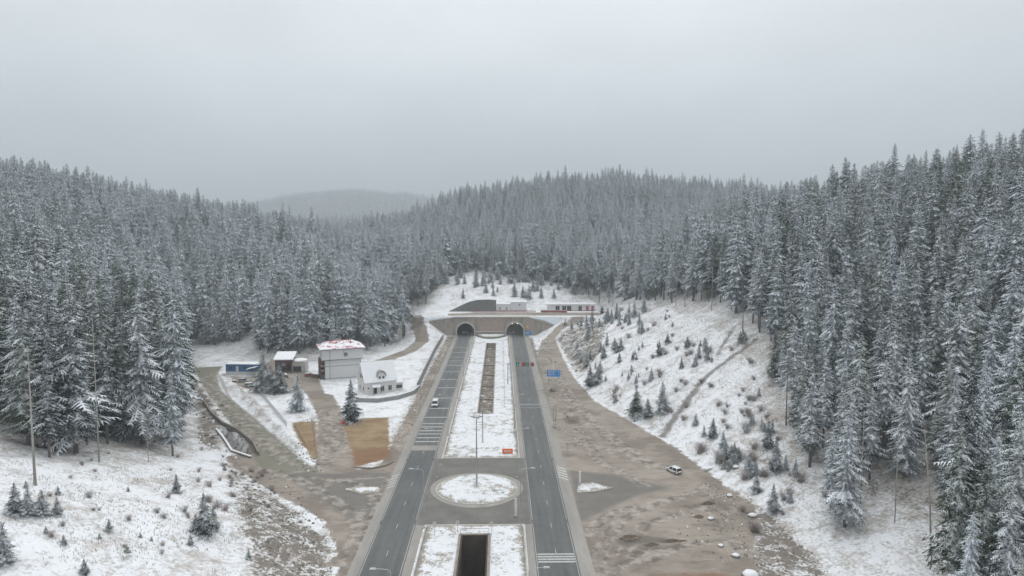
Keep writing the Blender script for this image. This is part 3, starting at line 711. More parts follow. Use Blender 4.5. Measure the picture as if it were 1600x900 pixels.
# ------------------------------------------------------------------ tunnel portals
def arch(cx, r, zc, z0, n=20):
    a0 = math.asin(max(-1,(z0-zc)/ (r+.0))) if abs(z0-zc) < r else -math.pi/2
    pts = [(cx+r*math.cos(math.pi+0), z0)] if abs(z0-zc) >= r else []
    return pts + [(cx+r*math.cos(math.pi-math.pi*k/n), zc+r*math.sin(math.pi*k/n)) for k in range(n+1)] + ([(cx+r, z0)] if pts else [])
PL, PR, RAD, ZC = -20.9, 8.6, 5.15, 2.45
def arch_pts(cx, r, z0=-1.0, n=20): return [(cx-r,z0)]+[(cx-r*math.cos(math.pi*k/n), ZC+r*math.sin(math.pi*k/n)) for k in range(n+1)]+[(cx+r,z0)]
fac = empty('tunnel_portal', (0,405,0))
prof = [(-43,-1)]+arch_pts(PL,RAD)+arch_pts(PR,RAD)+[(36,-1),(36,4.8),(26,8.9),(16.5,10.9),(-26.5,10.9),(-42.5,8.6)]
MB().vprism(prof, 0, 1.6).build('facade_wall', 'concrete', fac)
def ringarch(cx, r0, r1, y0, y1, mat, name, par):
    a, b = arch_pts(cx,r0,0), arch_pts(cx,r1,0); mb = MB(); n = len(a)
    for k in range(n-1):
        vs = [(a[k][0],y,a[k][1]) for y in (y0,y1)]+[(b[k][0],y,b[k][1]) for y in (y0,y1)]+[(a[k+1][0],y,a[k+1][1]) for y in (y0,y1)]+[(b[k+1][0],y,b[k+1][1]) for y in (y0,y1)]
        mb.add(vs, [(0,4,6,2),(2,6,7,3),(0,1,5,4),(1,3,7,5)])
    return mb.build(name, mat, par)
for cx_ in (PL, PR): ringarch(cx_, RAD-.02, RAD+.75, -1.1, .02, 'concrete_light', 'portal_ring', fac)
mb = MB(); mb.box((-5,.7,11.15),(43,2.2,.5)); mb.add([(-42.8,-.4,8.65),(-42.8,1.8,8.65),(-26.5,1.8,11.0),(-26.5,-.4,11.0),(-42.8,-.4,9.1),(-42.8,1.8,9.1),(-26.5,1.8,11.42),(-26.5,-.4,11.42)], [(0,1,2,3),(7,6,5,4),(0,3,7,4),(1,5,6,2),(0,4,5,1),(3,2,6,7)])
mb.add([(16.5,-.4,10.95),(16.5,1.8,10.95),(36,1.8,4.85),(36,-.4,4.85),(16.5,-.4,11.38),(16.5,1.8,11.38),(36,1.8,5.25),(36,-.4,5.25)], [(0,1,2,3),(7,6,5,4),(0,3,7,4),(1,5,6,2),(0,4,5,1),(3,2,6,7)])
mb.build('coping', 'concrete_light', fac)
MB().box((-5.8,-.12,6.6),(15.6,.26,7.6)).build('panel', 'pink_concrete', fac)
MB().box((17.2,-.1,6.4),(5.0,.24,6.8)).build('panel', 'pink_concrete', fac)
mb = MB(); [mb.box((-12+k*2.2,-.3,9.6-(k%2)*.8),(.5,.12,.7)) for k in range(7)]; mb.build('wall_lamps','concrete_dark',fac)
MB().box((-6.1,-.9,2.5),(17.0,1.6,.45)).build('ledge','concrete_light',fac)
MB().box((-6.1,-.75,1.15),(17.0,1.2,2.2)).build('lower_wall','pink_concrete',fac)
MB().box((15.9,-.25,5.2),(1.6,.15,1.5)).build('yellow_plate', plain('yellow',(.55,.42,.08),.6,.1,1), fac)
tag(fac, 'concrete twin tunnel portal wall with wings and two round-topped openings', 'tunnel portal')
for cx_, lab in ((PL,'dark tunnel tube behind the left portal'),(PR,'olive-lit tunnel tube behind the right portal')):
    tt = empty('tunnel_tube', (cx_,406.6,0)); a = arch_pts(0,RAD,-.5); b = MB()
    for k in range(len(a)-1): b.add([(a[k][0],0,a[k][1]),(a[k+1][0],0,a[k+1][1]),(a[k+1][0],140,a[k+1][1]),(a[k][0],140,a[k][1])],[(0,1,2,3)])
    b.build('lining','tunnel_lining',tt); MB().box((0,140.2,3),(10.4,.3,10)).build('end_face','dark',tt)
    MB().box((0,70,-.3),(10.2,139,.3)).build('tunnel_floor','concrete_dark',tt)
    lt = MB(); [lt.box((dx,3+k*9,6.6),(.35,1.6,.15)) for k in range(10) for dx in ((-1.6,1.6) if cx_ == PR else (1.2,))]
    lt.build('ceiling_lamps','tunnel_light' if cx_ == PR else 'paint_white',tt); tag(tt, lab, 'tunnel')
# apron of rubble between the portals
mb = MB(); k = 14; top = [(-5.6+8.4*math.cos(math.pi*i/k+math.pi), 403.0+13*math.sin(math.pi*i/k+math.pi)) for i in range(k+1)]
mb.prism(top, 0, 1.3); tag(mb.build('apron_wall', plain('mossy',(.22,.22,.16),.9,.3,.7)), 'low mossy half-round apron wall between the two portals', 'wall')
tag(snow_patch('apron_snow', lambda X,Y: np.minimum(8.0-np.hypot(X+5.6,(Y-403)/1.55), 402.9-Y), -13.6,2.4,390,403,.6,z0=1.305), kind='structure')

# ------------------------------------------------------------------ buildings
def bframe(px, py, rz, name):
    x, y = G0(px, py); return empty(name, (x, y, 0), rz)
TH0 = R(20)
# red-roofed block; origin = front left base corner, +x along the front, +y back
b = bframe(508, 594, TH0, 'office_block'); w, d = 14.6, 10.0
MB().box((w/2,d/2,4.05),(w,d,8.5)).build('lower_wall','white_wall',b)
MB().box((w/2-.2,d/2-.3,10.6),(w+2.0,d+1.2,4.6)).build('upper_wall','white_wall',b)
mb = MB()
for z in (5.6,): mb.box((w/2+.01,-.03,z),(w+.02,.08,.16))
mb.box((w/2-.2,-.93,8.35),(w+2.1,.1,.24)); mb.box((2.0,-.94,10.5),(.15,.09,4.3)); mb.box((2.0,-.04,4.1),(.15,.09,8.0)); mb.box((7.6,-.94,12.0),(.12,.08,1.6)); mb.box((-.05,-.05,4),(.2,.2,8)); mb.box((w,-.05,4),(.2,.2,8)); mb.box((w/2,-.04,.5),(w,.09,.14)); mb.box((w/2-.2,-.94,12.6),(w+2,.08,.14))
mb.build('trim_strips','concrete_dark',b)
em = MB(); em.tube([(8.4,-.93,10.4),(8.4,-1.12,10.4)],.8,n=20); e_ = em.build('round_window','dark',b)
MB().tube([(8.4,-1.1,10.4),(8.4,-1.16,10.4)],.5,n=14).build('pane','concrete_grey',e_)
x0,x1,y0,y1 = -2.2,w+1.8,-2.1,d+1.3; zr = 12.95
mb = MB(); mb.add([(x0,y0,zr),(x1,y0,zr),(x1,y1,zr),(x0,y1,zr),(x0,y0,zr+.3),(x1,y0,zr+.3),(x1,y1,zr+.3),(x0,y1,zr+.3),(2.2,d*.72,zr+2.3),(w-2.4,d*.72,zr+2.3)], [(3,2,1,0),(0,1,5,4),(1,2,6,5),(2,3,7,6),(3,0,4,7),(4,5,9,8),(5,6,9),(6,7,8,9),(7,4,8)])
rf = mb.build('roof','roof_snow_red',b)
mb = MB(); rr = random.Random(5); sl_ = 2.0/(d*.72+2.1)
for k in range(26):
    x = 2.4+rr.random()*(w-5.2); y = d*.72-rr.uniform(.2,3.4)**1.0; L = rr.uniform(.5,1.8); z_ = zr+.36+(y+2.1)*sl_
    mb.box((x,y,z_+.02),(.32,L,.06))
mb.tube([(2.2,d*.72,zr+2.36),(w-2.4,d*.72,zr+2.36)],.18,n=6)
mb.build('red_ridge_sheets','red_paint',rf)
st = MB()
for y in (0.4,3.2,6.2,9.2): st.box((-1.7,y,4.1),(.22,.22,8.2)); 
for z in (2.0,4.1,6.2,8.1): st.box((-1.0,4.8,z),(1.8,9.4,.16))
for k in range(4): st.tube([(-1.7,.5+2.2*k,2.1*k*.9),(-1.7,.5+2.2*(k+1),2.1*(k+1)*.9)],.09,n=4)
st.build('outside_stair','maroon',b)
for k in range(3): MB().box((-.07,2+k*2.8,3.0),(.12,1.3,1.6)).build('window','glass',b)
for k in range(2): MB().box((w+.05,2.6+k*3.6,4.0),(.1,1.3,1.6)).build('window','glass',b)
tag(b, 'tall pale block with overhanging top floor and snowy red roof', 'building')
# chalet
plain('roof_edge', (.30,.29,.28), .8, .2, 1)
b = bframe(571, 617, R(29), 'chalet'); w, d, ev, rg = 12.2, 9.4, 5.0, 11.2
prof = [(0,-.4),(d,-.4),(d,ev),(d/2,rg),(0,ev)]
mb = MB(); mb.add([(0,y,z) for y,z in prof]+[(w,y,z) for y,z in prof], [(0,1,2,3,4)[::-1],(5,6,7,8,9),(0,5,9,4),(1,2,7,6),(0,1,6,5),(2,3,8,7),(3,4,9,8)])
mb.build('wall','cream_wall',b)
mb = MB(); e=.55; sl=(rg-ev)/(d/2)
for s_ in (0,1):
    a = (-e, ev-sl*e) if not s_ else (d+e, ev-sl*e); t_ = .28
    vs = [(-.5,a[0],a[1]+.05),(w+.5,a[0],a[1]+.05),(w+.5,d/2,rg+.06),(-.5,d/2,rg+.06)]
    vs += [(x,y,z+t_) for x,y,z in vs]; mb.add(vs,[(0,1,2,3),(7,6,5,4),(0,4,5,1),(1,5,6,2),(2,6,7,3),(3,7,4,0)])
rf = mb.build('roof','snow',b)
mb = MB(); zb = 5.2; dm = [(5.0,zb),(7.9,zb),(7.9,6.7),(7.5,7.7),(6.45,8.2),(5.4,7.7),(5.0,6.7)]
mb.vprism(dm, .15, 3.6); dr = mb.build('dormer','cream_wall',rf)
mb = MB(); arc = [(4.6,6.4),(5.0,7.6),(5.6,8.2),(6.45,8.55),(7.3,8.2),(7.9,7.6),(8.3,6.4)]
for (xa,za),(xb,zb_) in zip(arc[:-1],arc[1:]): mb.add([(xa,-.25,za),(xb,-.25,zb_),(xb,3.8,zb_),(xa,3.8,za),(xa,-.25,za+.14),(xb,-.25,zb_+.14),(xb,3.8,zb_+.14),(xa,3.8,za+.14)],[(0,1,2,3),(7,6,5,4),(0,4,5,1),(3,2,6,7)])
mb.build('dormer_roof','roof_edge',dr)
for x in (5.75,7.15): MB().box((x,.1,5.95),(.6,.12,.9)).build('window','glass',dr)
dr_ = MB().box((3.9,-.05,1.15),(1.2,.14,2.3)).build('door','dark',b)
MB().box((4.3,-.14,1.1),(.1,.06,.14)).build('handle','metal',dr_)
for x in (6.7,9.7):
    wn_ = MB().box((x,-.04,1.75),(1.3,.12,1.9)).build('window','window_green',b)
    mb = MB(); mb.box((x,-.12,1.75),(.08,.05,1.9)); mb.box((x,-.12,2.7),(1.45,.1,.1)); mb.box((x,-.12,.8),(1.6,.2,.1)); mb.build('frame','paint_white',wn_)
MB().box((1.2,-.04,2.3),(.55,.1,.6)).build('window','glass',b)
for (y,z) in ((2.2,2.0),(6.4,2.0),(3.4,6.3),(5.4,6.3)): MB().box((-.03,y,z),(.12,.9,1.3)).build('window','glass',b)
mb = MB(); mb.add([(2.4,-2.0,2.75),(5.6,-2.0,2.75),(5.6,0,3.5),(2.4,0,3.5),(2.4,-2.0,2.95),(5.6,-2.0,2.95),(5.6,0,3.7),(2.4,0,3.7)],[(0,1,2,3),(7,6,5,4),(0,4,5,1),(1,5,6,2),(3,7,4,0)]); mb.build('porch_roof','snow',b)
mb = MB(); [mb.tube([(x,-1.9,0),(x,-1.9,2.8)],.08,n=6) for x in (2.6,5.4)]; mb.build('porch_posts','brown_wood',b)
MB().box((w+1.6,3.2,1.5),(3.2,4.0,3.0)).build('annex','cream_wall',b)
mb = MB(); mb.add([(w-.0,.9,2.95),(w+3.5,.9,2.95),(w+3.5,5.4,3.9),(w,5.4,3.9),(w,.9,3.2),(w+3.5,.9,3.2),(w+3.5,5.4,4.15),(w,5.4,4.15)],[(0,1,2,3),(7,6,5,4),(0,4,5,1),(1,5,6,2),(2,6,7,3)]); mb.build('annex_roof','snow',b)
MB().box((w+1.6,1.17,1.5),(2.4,.1,1.3)).build('annex_window','window_green',b)
tag(b, 'white chalet with steep snow-covered gable roof and arched dormer', 'house')
# blue cabin
b = bframe(353, 586, R(-3), 'blue_cabin'); w = 14.5
MB().box((w/2,2.2,3.1),(w,4.4,3.1)).build('blue_wall','blue_panel',b)
MB().box((w/2,2.2,.75),(w-.1,4.3,1.6)).build('plinth','white_wall',b)
MB().box((w/2,2.2,4.8),(w+.5,5.0,.3)).build('roof','snow',b)
MB().box((5.0,-.04,2.8),(1.1,.1,2.3)).build('door','white_wall',b)
for x in (2.2,8.6,11.6): MB().box((x,-.04,3.1),(1.2,.1,.9)).build('window','glass',b)
mb = MB(); mb.add([(10.2,-3.4,3.0),(14,-3.4,3.9),(14,-.05,3.9),(10.2,-.05,3.0),(10.2,-3.4,3.25),(14,-3.4,4.15),(14,-.05,4.15),(10.2,-.05,3.25)],[(0,1,2,3),(7,6,5,4),(0,4,5,1),(1,5,6,2),(3,7,4,0)]); mb.build('canopy','snow',b)
mb = MB(); [mb.tube([(x,-3.2,0),(x,-3.2,z)],.07,n=5) for x,z in ((10.4,3.05),(13.8,3.85))]; mb.build('canopy_posts','metal',b)
tag(b, 'long blue cabin with pale plinth and snowy flat roof', 'cabin')
# garage with open bays
b = bframe(430, 583, R(4), 'garage')
MB().box((3.6,6.5,2.9),(7.2,.3,5.8)).build('back_wall','maroon',b)
for x in (.15,7.05): MB().box((x,3.2,2.9),(.3,6.3,5.8)).build('side_wall','maroon',b)
MB().box((3.6,.1,5.0),(6.6,.2,1.4)).build('front_beam','maroon',b)
for x in (2.6,5.0): MB().box((x,.1,2.15),(.25,.2,4.3)).build('post','maroon',b)
mb = MB(); mb.add([(-.6,-.7,5.75),(7.8,-.7,5.75),(7.8,7.2,7.9),(-.6,7.2,7.9),(-.6,-.7,6.1),(7.8,-.7,6.1),(7.8,7.2,8.3),(-.6,7.2,8.3)],[(3,2,1,0),(4,5,6,7),(0,1,5,4),(1,2,6,5),(2,3,7,6),(3,0,4,7)]); mb.build('roof','snow',b)
MB().box((3.6,.03,3.6),(1.7,.12,1.2)).build('tool_board','concrete_grey',b)
tag(b, 'dark red open-fronted garage with thick snow on its sloping roof', 'garage')
b = bframe(455, 582, R(4), 'workshop')
MB().box((3.1,3.0,2.3),(6.2,6,4.6)).build('wall','concrete_light',b)
MB().box((2.6,-.05,1.5),(3.4,.14,2.4)).build('doorway','dark',b)
mb = MB(); mb.lathe([(3.6,0),(3.9,.3),(3.2,.8),(1.4,1.15),(.1,1.2)], n=10); mb.v = [(x*.95,y*.95,z) for x,y,z in mb.v]; mb.build('roof','snow',b, loc=(3.1,3.0,4.5), smooth=True)
tag(b, 'grey workshop with dark doorway and rounded snow-covered roof', 'workshop')
# buildings above the portals
b = empty('plant_room', (-2.6,437,11.0)); 
MB().box((4.5,4,2.25),(9,8,4.5)).build('low_wing','white_wall',b); MB().box((14.2,4,2.9),(10.2,8,5.8)).build('high_wing','white_wall',b)
mb = MB(); mb.box((4.5,4,4.68),(9.4,8.4,.36)); mb.box((14.2,4,5.98),(10.6,8.4,.36)); mb.build('roof','snow',b)
mb = MB(); mb.box((9.6,-.12,.25),(20,.2,.5)); mb.build('red_base_band','red_paint',b)
for x,z in ((14.8,4.2),): MB().box((x,-.04,z),(1.2,.1,.8)).build('vent','concrete_dark',b)
for x in (2.2,6.5): MB().box((x,-.04,1.8),(1.0,.1,1.8)).build('door','concrete_grey',b)
tag(b, 'small white plant building with snowy roof directly above the portals', 'building')
b = empty('service_building', (30.5,438,11.0)); w = 31
MB().box((w/2,3.5,2.0),(w,7,4.4)).build('wall','cream_wall',b)
MB().box((w/2-.8,3.5,4.4),(w+2.2,8.6,.6)).build('roof','snow',b)
for px0,px1 in ((868,874),(878.5,884.5),(886,892.5),(904,909),(915.5,920),(924,928)):
    xa, xb = (px0-782)*.413-30.5, (px1-782)*.413-30.5
    wd = MB().box(((xa+xb)/2,-.05,1.75),(xb-xa,.14,2.9)).build('garage_door','dark' if px0 < 912 else 'red_paint',b)
    MB().box(((xa+xb)/2,-.15,1.75),(.1,.06,2.9)).build('mullion','metal',wd)
MB().box((w/2,-.06,.15),(w,.1,.5)).build('red_base_band','red_paint',b)
tag(b, 'long low cream service building with dark doors on the terrace right of the portals', 'building')
# hoarding/railings on the terrace
def railing(name, pts, h, mat, label, zf=None, post=3.0, rails=(1.0,.5), pr=.05):
    t = empty(name, (*pts[0], 0)); rb = MB(); o = Vector((*pts[0],0)); segs = []
    for (ax,ay),(bx,by) in zip(pts[:-1],pts[1:]):
        L = math.hypot(bx-ax,by-ay); n = max(1,round(L/post))
        for k in range(n): segs.append((ax+(bx-ax)*k/n, ay+(by-ay)*k/n))
    segs.append(pts[-1]); z = [(zf(*p) if zf else 0) for p in segs]
    for r_ in rails: rb.tube([(p[0]-o.x,p[1]-o.y,zz+h*r_) for p,zz in zip(segs,z)], pr, n=4)
    rb.build('rail', mat, t); pm = MB().tube([(0,0,-.2),(0,0,h)], pr*1.2, n=5).mesh('post', M[mat])
    for p,zz in list(zip(segs,z))[:100]:
        q_ = bpy.data.objects.new('post', pm); C.objects.link(q_); q_.parent = t; q_.location = (p[0]-o.x,p[1]-o.y,zz)
    return tag(t, label, 'railing')
railing('terrace_railing', [(-18,428),(22,428)], 1.3, 'red_paint', 'red railing in front of the small white plant building', H, 2.5, (1.0,.7,.4), .09)
def wall(name, pts, h, th, mat, label, zf=None, cap_=None, cat='wall'):
    t = empty(name, (*pts[0], 0)); o = pts[0]; mb = MB(); cb = MB()
    for (ax,ay),(bx,by) in zip(pts[:-1],pts[1:]):
        L = math.hypot(bx-ax,by-ay); n = max(1,round(L/6)); an = math.atan2(by-ay,bx-ax)
        for k in range(n):
            cx_, cy_ = ax+(bx-ax)*(k+.5)/n-o[0], ay+(by-ay)*(k+.5)/n-o[1]; z = zf(cx_+o[0],cy_+o[1]) if zf else 0
            mb.box((cx_,cy_,z+h/2-.4+(k%2)*.004),(L/n+.02,th,h+.8),an); cb.box((cx_,cy_,z+h+.08+(k%2)*.004),(L/n+.03,th+.14,.16),an)
    mb.build('wall_body', mat, t)
    if cap_: cb.build('coping', cap_, t)
    return tag(t, label, cat)
wall('barrier_wall', [(25.5,430.5),(42,429.5)], 1.3, .3, 'red_paint', 'pink-red low barrier at the left end of the long service building', H, 'snow')
b = empty('retaining_wall', (0,436,0)); pr_ = [(-33,10.5),(-2.8,10.5),(-2.8,18.3),(-8,18.6),(-15,18.4),(-20,17.2),(-26,14.6),(-30,12.6),(-33,11.2)]
MB().vprism(pr_, 0, 1.0).build('stone_face','concrete_dark',b)
mb = MB(); cp_ = pr_[2:]
for (xa,za),(xb,zb_) in zip(cp_[:-1],cp_[1:]): mb.add([(xa,-.1,za+.01),(xb,-.1,zb_+.01),(xb,1.6,zb_+.01),(xa,1.6,za+.01),(xa,-.1,za+.35),(xb,-.1,zb_+.35),(xb,1.6,zb_+.35),(xa,1.6,za+.35)],[(0,1,2,3),(7,6,5,4),(0,4,5,1),(3,2,6,7)])
mb.build('snow_cap','snow',b); tag(b, 'dark stone retaining wall with curved snowy top beside the plant building', 'wall')
wall('roadside_wall', [(-32.3,262),(-33,300),(-33.6,350),(-33.2,392)], 2.3, .4, 'concrete_grey', 'long grey wall between the left verge and the snowy yard', None, 'concrete_dark')
wall('garden_wall', P0([(556,628),(590,629),(622,624),(645,617),(655,608)]), 1.5, .3, 'concrete_grey', 'curved grey garden wall in front of the white chalet', None, 'snow')
wall('creek_wall', P0([(318,630),(330,648),(347,664),(372,676),(395,695),(404,712)]), 1.2, .5, 'stone', 'brown stone wall along the creek beside the olive gravel track')
wall('creek_wall', P0([(338,672),(352,690),(362,706),(392,716)]), .5, .4, 'stone', 'low snow-capped stone wall on the near side of the creek', None, 'snow')
wall('plot_edging', P0([(553,731),(580,733),(604,728),(614,722)]), .35, .4, 'stone', 'rough stone edging along the foot of the ochre plot')
wall('plot_edging', P0([(496,726),(492,680),(487,655)]), .25, .3, 'stone', 'thin stone edging on the right side of the smaller ochre plot')
railing('mesh_fence', P0([(403,612),(425,640),(448,668)]), 1.9, 'metal', 'pale metal fence along the snowy bank above the gravel track', None, 1.0, (1,.75,.5,.25), .04)
railing('mesh_fence', P0([(297,555),(345,556),(405,556)]), 1.6, 'metal', 'thin wire fence across the snow behind the blue cabin', H, 4.0, (1,.5), .035)
railing('mesh_fence', P0([(478,700),(460,668),(500,655)]), 1.2, 'brown_wood', 'small brown wooden fence around the smaller ochre plot', None, 3.0, (1,.5), .04)
# ------------------------------------------------------------------ guardrails
def guardrail(x, y0, y1, label, side):
    t = empty('guardrail', (x, y0, 0)); L = y1-y0
    mb = MB(); mb.add([(side*.05,0,.45),(side*.05,0,.78),(side*.05,L,.78),(side*.05,L,.45),(side*.12,0,.53),(side*.12,0,.70),(side*.12,L,.70),(side*.12,L,.53)],[(0,1,2,3),(4,7,6,5),(1,5,6,2),(0,3,7,4)])
    mb.build('rail','metal',t); n = int(L/4)+1; pm = MB().box((0,0,.3),(.12,.12,.9)).mesh('post', M['metal'])
    for k in range(min(n,95)):
        o = bpy.data.objects.new('post', pm); C.objects.link(o); o.parent = t; o.location = (0, k*L/max(n-1,1), 0)
    tag(t, label, 'guardrail')
guardrail(-15.2,183,396,'guardrail along the left edge of the snowy median', -1)
guardrail(4.5,183,396,'guardrail along the right edge of the snowy median', 1)
guardrail(-27.6,225,398,'guardrail on the outer verge of the left carriageway', 1)
guardrail(17.3,215,396,'guardrail on the outer verge of the right carriageway', -1)
guardrail(4.3,100,135,'short guardrail beside the near pit on its right-hand side', 1)
guardrail(-15.1,100,135,'short guardrail beside the near pit on its left-hand side', -1)
railing('median_fence', [(1.4,232),(1.4,388)], 1.5, 'metal', 'thin wire fence down the snowy median right of the channel', None, 5.0, (1,.5), .035)
# ------------------------------------------------------------------ street lamps
def street_lamp():
    t = empty('street_lamp'); MB().tube([(0,0,-.1),(0,0,6),(0,0,12)],.10,.055,8).build('pole','metal',t)
    MB().tube([(0,0,11.8),(.5,0,12.25),(2.6,0,12.4)],.06,.05,6).build('arm','metal',t)
    h_ = MB().box((3.0,0,12.4),(1.1,.4,.18),taper=.8).build('lamp_head','concrete_light',t); MB().box((3.05,0,12.28),(.7,.28,.06)).build('lens','glass',h_)
    MB().box((0,0,.1),(.5,.5,.3)).build('base','concrete_light',t); return t
lp = street_lamp(); first = True
LY = [94.4,136.2,165,201,247,287,332,374]; ordn = ['nearest','second','third','fourth','fifth','sixth','seventh','farthest']
for side, x, nm in ((-1,-15.75,'left carriageway'),(1,4.0,'right carriageway')):
    for k, y in enumerate(LY):
        lab = f'{ordn[k]} street lamp along the median reaching over the {nm}'
        o = lp if first else dup(lp); first = False
        o.location = (x,y,.1); o.rotation_euler = (0,0,0 if side > 0 else math.pi); o.scale = (.85,.85,1); tag(o, lab, 'street lamp', 'street lamps along the median')
# high mast on the roundabout
t = empty('light_mast', (-5.7,157.8,.3)); MB().tube([(0,0,0),(0,0,9),(0,0,17.5)],.24,.10,10).build('pole','metal',t)
mb = MB(); mb.lathe([(.5,17.0),(.9,17.2),(.9,17.35),(.2,17.5)],n=12); mb.build('ring','metal',t)
for k in range(6):
    a = k*math.pi/3; MB().box((1.05*math.cos(a),1.05*math.sin(a),17.15),(.5,.35,.2),a).build('floodlight','concrete_grey',t)
MB().lathe([(.7,-.2),(.7,.15),(.4,.3)],n=10).build('base','concrete_light',t); tag(t,'tall light mast standing in the middle of the oval snowy island','light mast')
t = empty('light_mast', (-5.2,193,.2)); MB().tube([(0,0,0),(0,0,7),(0,0,14)],.2,.08,10).build('pole','metal',t)
MB().lathe([(.4,13.6),(.7,13.8),(.7,13.9),(.2,14)],n=12).build('ring','metal',t)
MB().lathe([(.5,-.2),(.5,.15),(.3,.3)],n=10).build('base','concrete_light',t); tag(t,'light mast on the median between the long channel and the crossing','light mast')
# ------------------------------------------------------------------ signs and gantries
def cross(mb, c, r_, y): 
    for s_ in (-1,1): mb.add([(c[0]-r_-.09,y,c[1]-s_*r_),(c[0]-r_+.09,y,c[1]-s_*r_),(c[0]+r_+.09,y,c[1]+s_*r_),(c[0]+r_-.09,y,c[1]+s_*r_)],[(0,1,2,3)])
t = empty('signal_gantry', (2.9,270,0)); MB().tube([(0,0,0),(0,0,9.0)],.2,.16,8).build('pole','metal',t)
mb = MB(); mb.tube([(0,0,8.7),(10.6,0,8.7)],.09,n=6); mb.tube([(0,0,8.0),(10.6,0,8.0)],.09,n=6)
for k in range(10): mb.tube([(k*1.06,0,8.0+.7*(k%2)),((k+1)*1.06,0,8.7-.7*(k%2))],.05,n=4)
mb.build('truss_arm','metal',t)
for k,(x,c_) in enumerate(((3.9,'g'),(6.2,'r'),(7.7,'g'),(9.8,'r'))):
    pb = MB().box((x,-.25,8.35),(1.25,.25,1.5)).build('signal_panel','dark',t); mb = MB()
    if c_ == 'r': mb.box((x,-.40,8.35),(.2,.04,1.25)); mb.box((x,-.43,8.35),(1.0,.03,.2)); mb = MB(); [mb.add([(x-.5,-.40-.002*s_,8.35-s_*.5-.12),(x-.5,-.40-.002*s_,8.35-s_*.5+.12),(x+.5,-.40-.002*s_,8.35+s_*.5+.12),(x+.5,-.40-.002*s_,8.35+s_*.5-.12)],[(0,1,2,3)]) for s_ in (-1,1)]
    else: mb.box((x,-.40,8.5),(.22,.03,.9)); mb.add([(x-.45,-.41,8.15),(x+.45,-.41,8.15),(x,-.41,7.7)],[(0,1,2)])
    mb.build('lit_symbol','led_red' if c_ == 'r' else 'led_green',pb)
tag(t,'lane signal gantry with red crosses and green arrows over the right carriageway','gantry')
t = empty('height_gauge_gantry', (17.2,209,0))
MB().tube([(0,0,0),(0,0,7.6)],.16,.13,8).build('pole','metal',t); MB().tube([(-.7,0,0),(-.7,0,7.0)],.12,.1,8).build('pole','metal',t)
mb = MB(); mb.tube([(.1,0,7.2),(-12.8,0,7.2)],.08,n=6); mb.tube([(.1,0,6.4),(-12.8,0,6.4)],.06,n=6); mb.build('beam','metal',t)
MB().tube([(-12.8,0,0),(-12.8,0,7.5)],.14,.12,8).build('pole','metal',t)
MB().box((-.35,-.1,.9),(1.2,.6,1.5)).build('control_cabinet','concrete_light',t); tag(t,'thin height-limit gantry with control cabinet over the right carriageway','gantry')
t = empty('direction_sign', (*G0(865,598),0)); t.rotation_euler = (0,0,R(-4))
mb = MB(); [mb.tube([(x,0,-.1),(x,0,5.2)],.1,n=6) for x in (-2.0,1.9)]; mb.build('posts','metal',t)
pb = MB().box((0,-.16,3.9),(5.4,.12,2.7)).build('panel','sign_blue',t)
mb = MB()
for r_,(wd) in enumerate(((1.5,.9,.6),(1.1,1.3),(1.7,.5,.5))):
    x = -2.2
    for w_ in wd: mb.box((x+w_/2,-.24,4.8-r_*.75),(w_,.02,.28)); x += w_+.25
mb.box((2.1,-.24,3.9),(.16,.02,1.7)); mb.add([(1.8,-.25,4.6),(2.4,-.25,4.6),(2.1,-.25,5.0)],[(0,1,2)])
mb.build('lettering','paint_white',pb); MB().box((0,-.16,2.35),(5.4,.14,.35)).build('lower_strip','paint_white',pb); tag(t,'large blue direction sign with white lettering beside the gravel lot','sign')
t = empty('portal_sign', (16.3,398,0)); MB().tube([(0,0,0),(0,0,3.4)],.08,n=6).build('post','metal',t)
pb = MB().box((0,-.1,2.4),(3.4,.1,1.9)).build('panel','sign_blue',t); mb = MB(); mb.box((-.3,-.17,2.8),(2,.02,.22)); mb.box((-.5,-.17,2.3),(1.6,.02,.22)); mb.build('lettering','paint_white',pb); tag(t,'small blue sign beside the right tunnel opening','sign')
def post_sign(px, py, h, label, w=.55):
    t = empty('marker_post', (*G0(px,py),.1)); MB().box((0,0,h/2),(w,.25,h)).build('panel','paint_white',t); MB().box((0,0,.08),(w+.3,.5,.25)).build('foot','concrete',t); tag(t,label,'post')
post_sign(906,757,3.2,'thick white post on the right-hand traffic island'); post_sign(806,808,4.0,'thick white post between the crossing and the near median')
for k,(px,py,lb) in enumerate([(689,742,'left of the oval island'),(679,838,'at the left corner of the near median'),(887,712,'on the verge of the gravel lot'),(768,838,'behind the far end of the pit, right of it'),(715,836,'behind the far end of the pit, left of it')]):
    t = empty('road_sign', (*G0(px,py),.1)); MB().tube([(0,0,-.2),(0,0,2.9)],.05,n=6).build('post','metal',t)
    mb = MB(); mb.tube([(0,-.06,2.6),(0,-.1,2.6)],.42,n=16); mb.build('panel','concrete_light',t); tag(t,'small round grey road sign '+lb,'sign','small road signs')
t = empty('orange_barrier', (*G0(793,710),.25)); MB().box((0,0,.75),(2.9,.25,1.2)).build('board','orange',t)
mb = MB(); [mb.box((x,0,.1),(.15,.8,.2)) for x in (-1.1,1.1)]; mb.build('feet','dark',t); MB().box((0,-.14,.75),(1.9,.02,.3)).build('white_stripe','paint_white',t); tag(t,'bright orange barrier board on the corner of the snowy median','barrier')
x,y = G0(542,660); t = empty('red_tarpaulin', (x,y,0)); mb = MB(); rr = random.Random(3)
for i in range(6):
    for j in range(4):
        f = lambda a,b_: (a-2,b_*1.0-1.5,.9*math.sin(math.pi*(a/4.8+.0))*math.sin(math.pi*b_/4)+.12*vnoise(a*3,b_*3,1,5)+.05)
        mb.add([f(i*.8,j),f(i*.8+.8,j),f(i*.8+.8,j+1),f(i*.8,j+1)],[(0,1,2,3)])
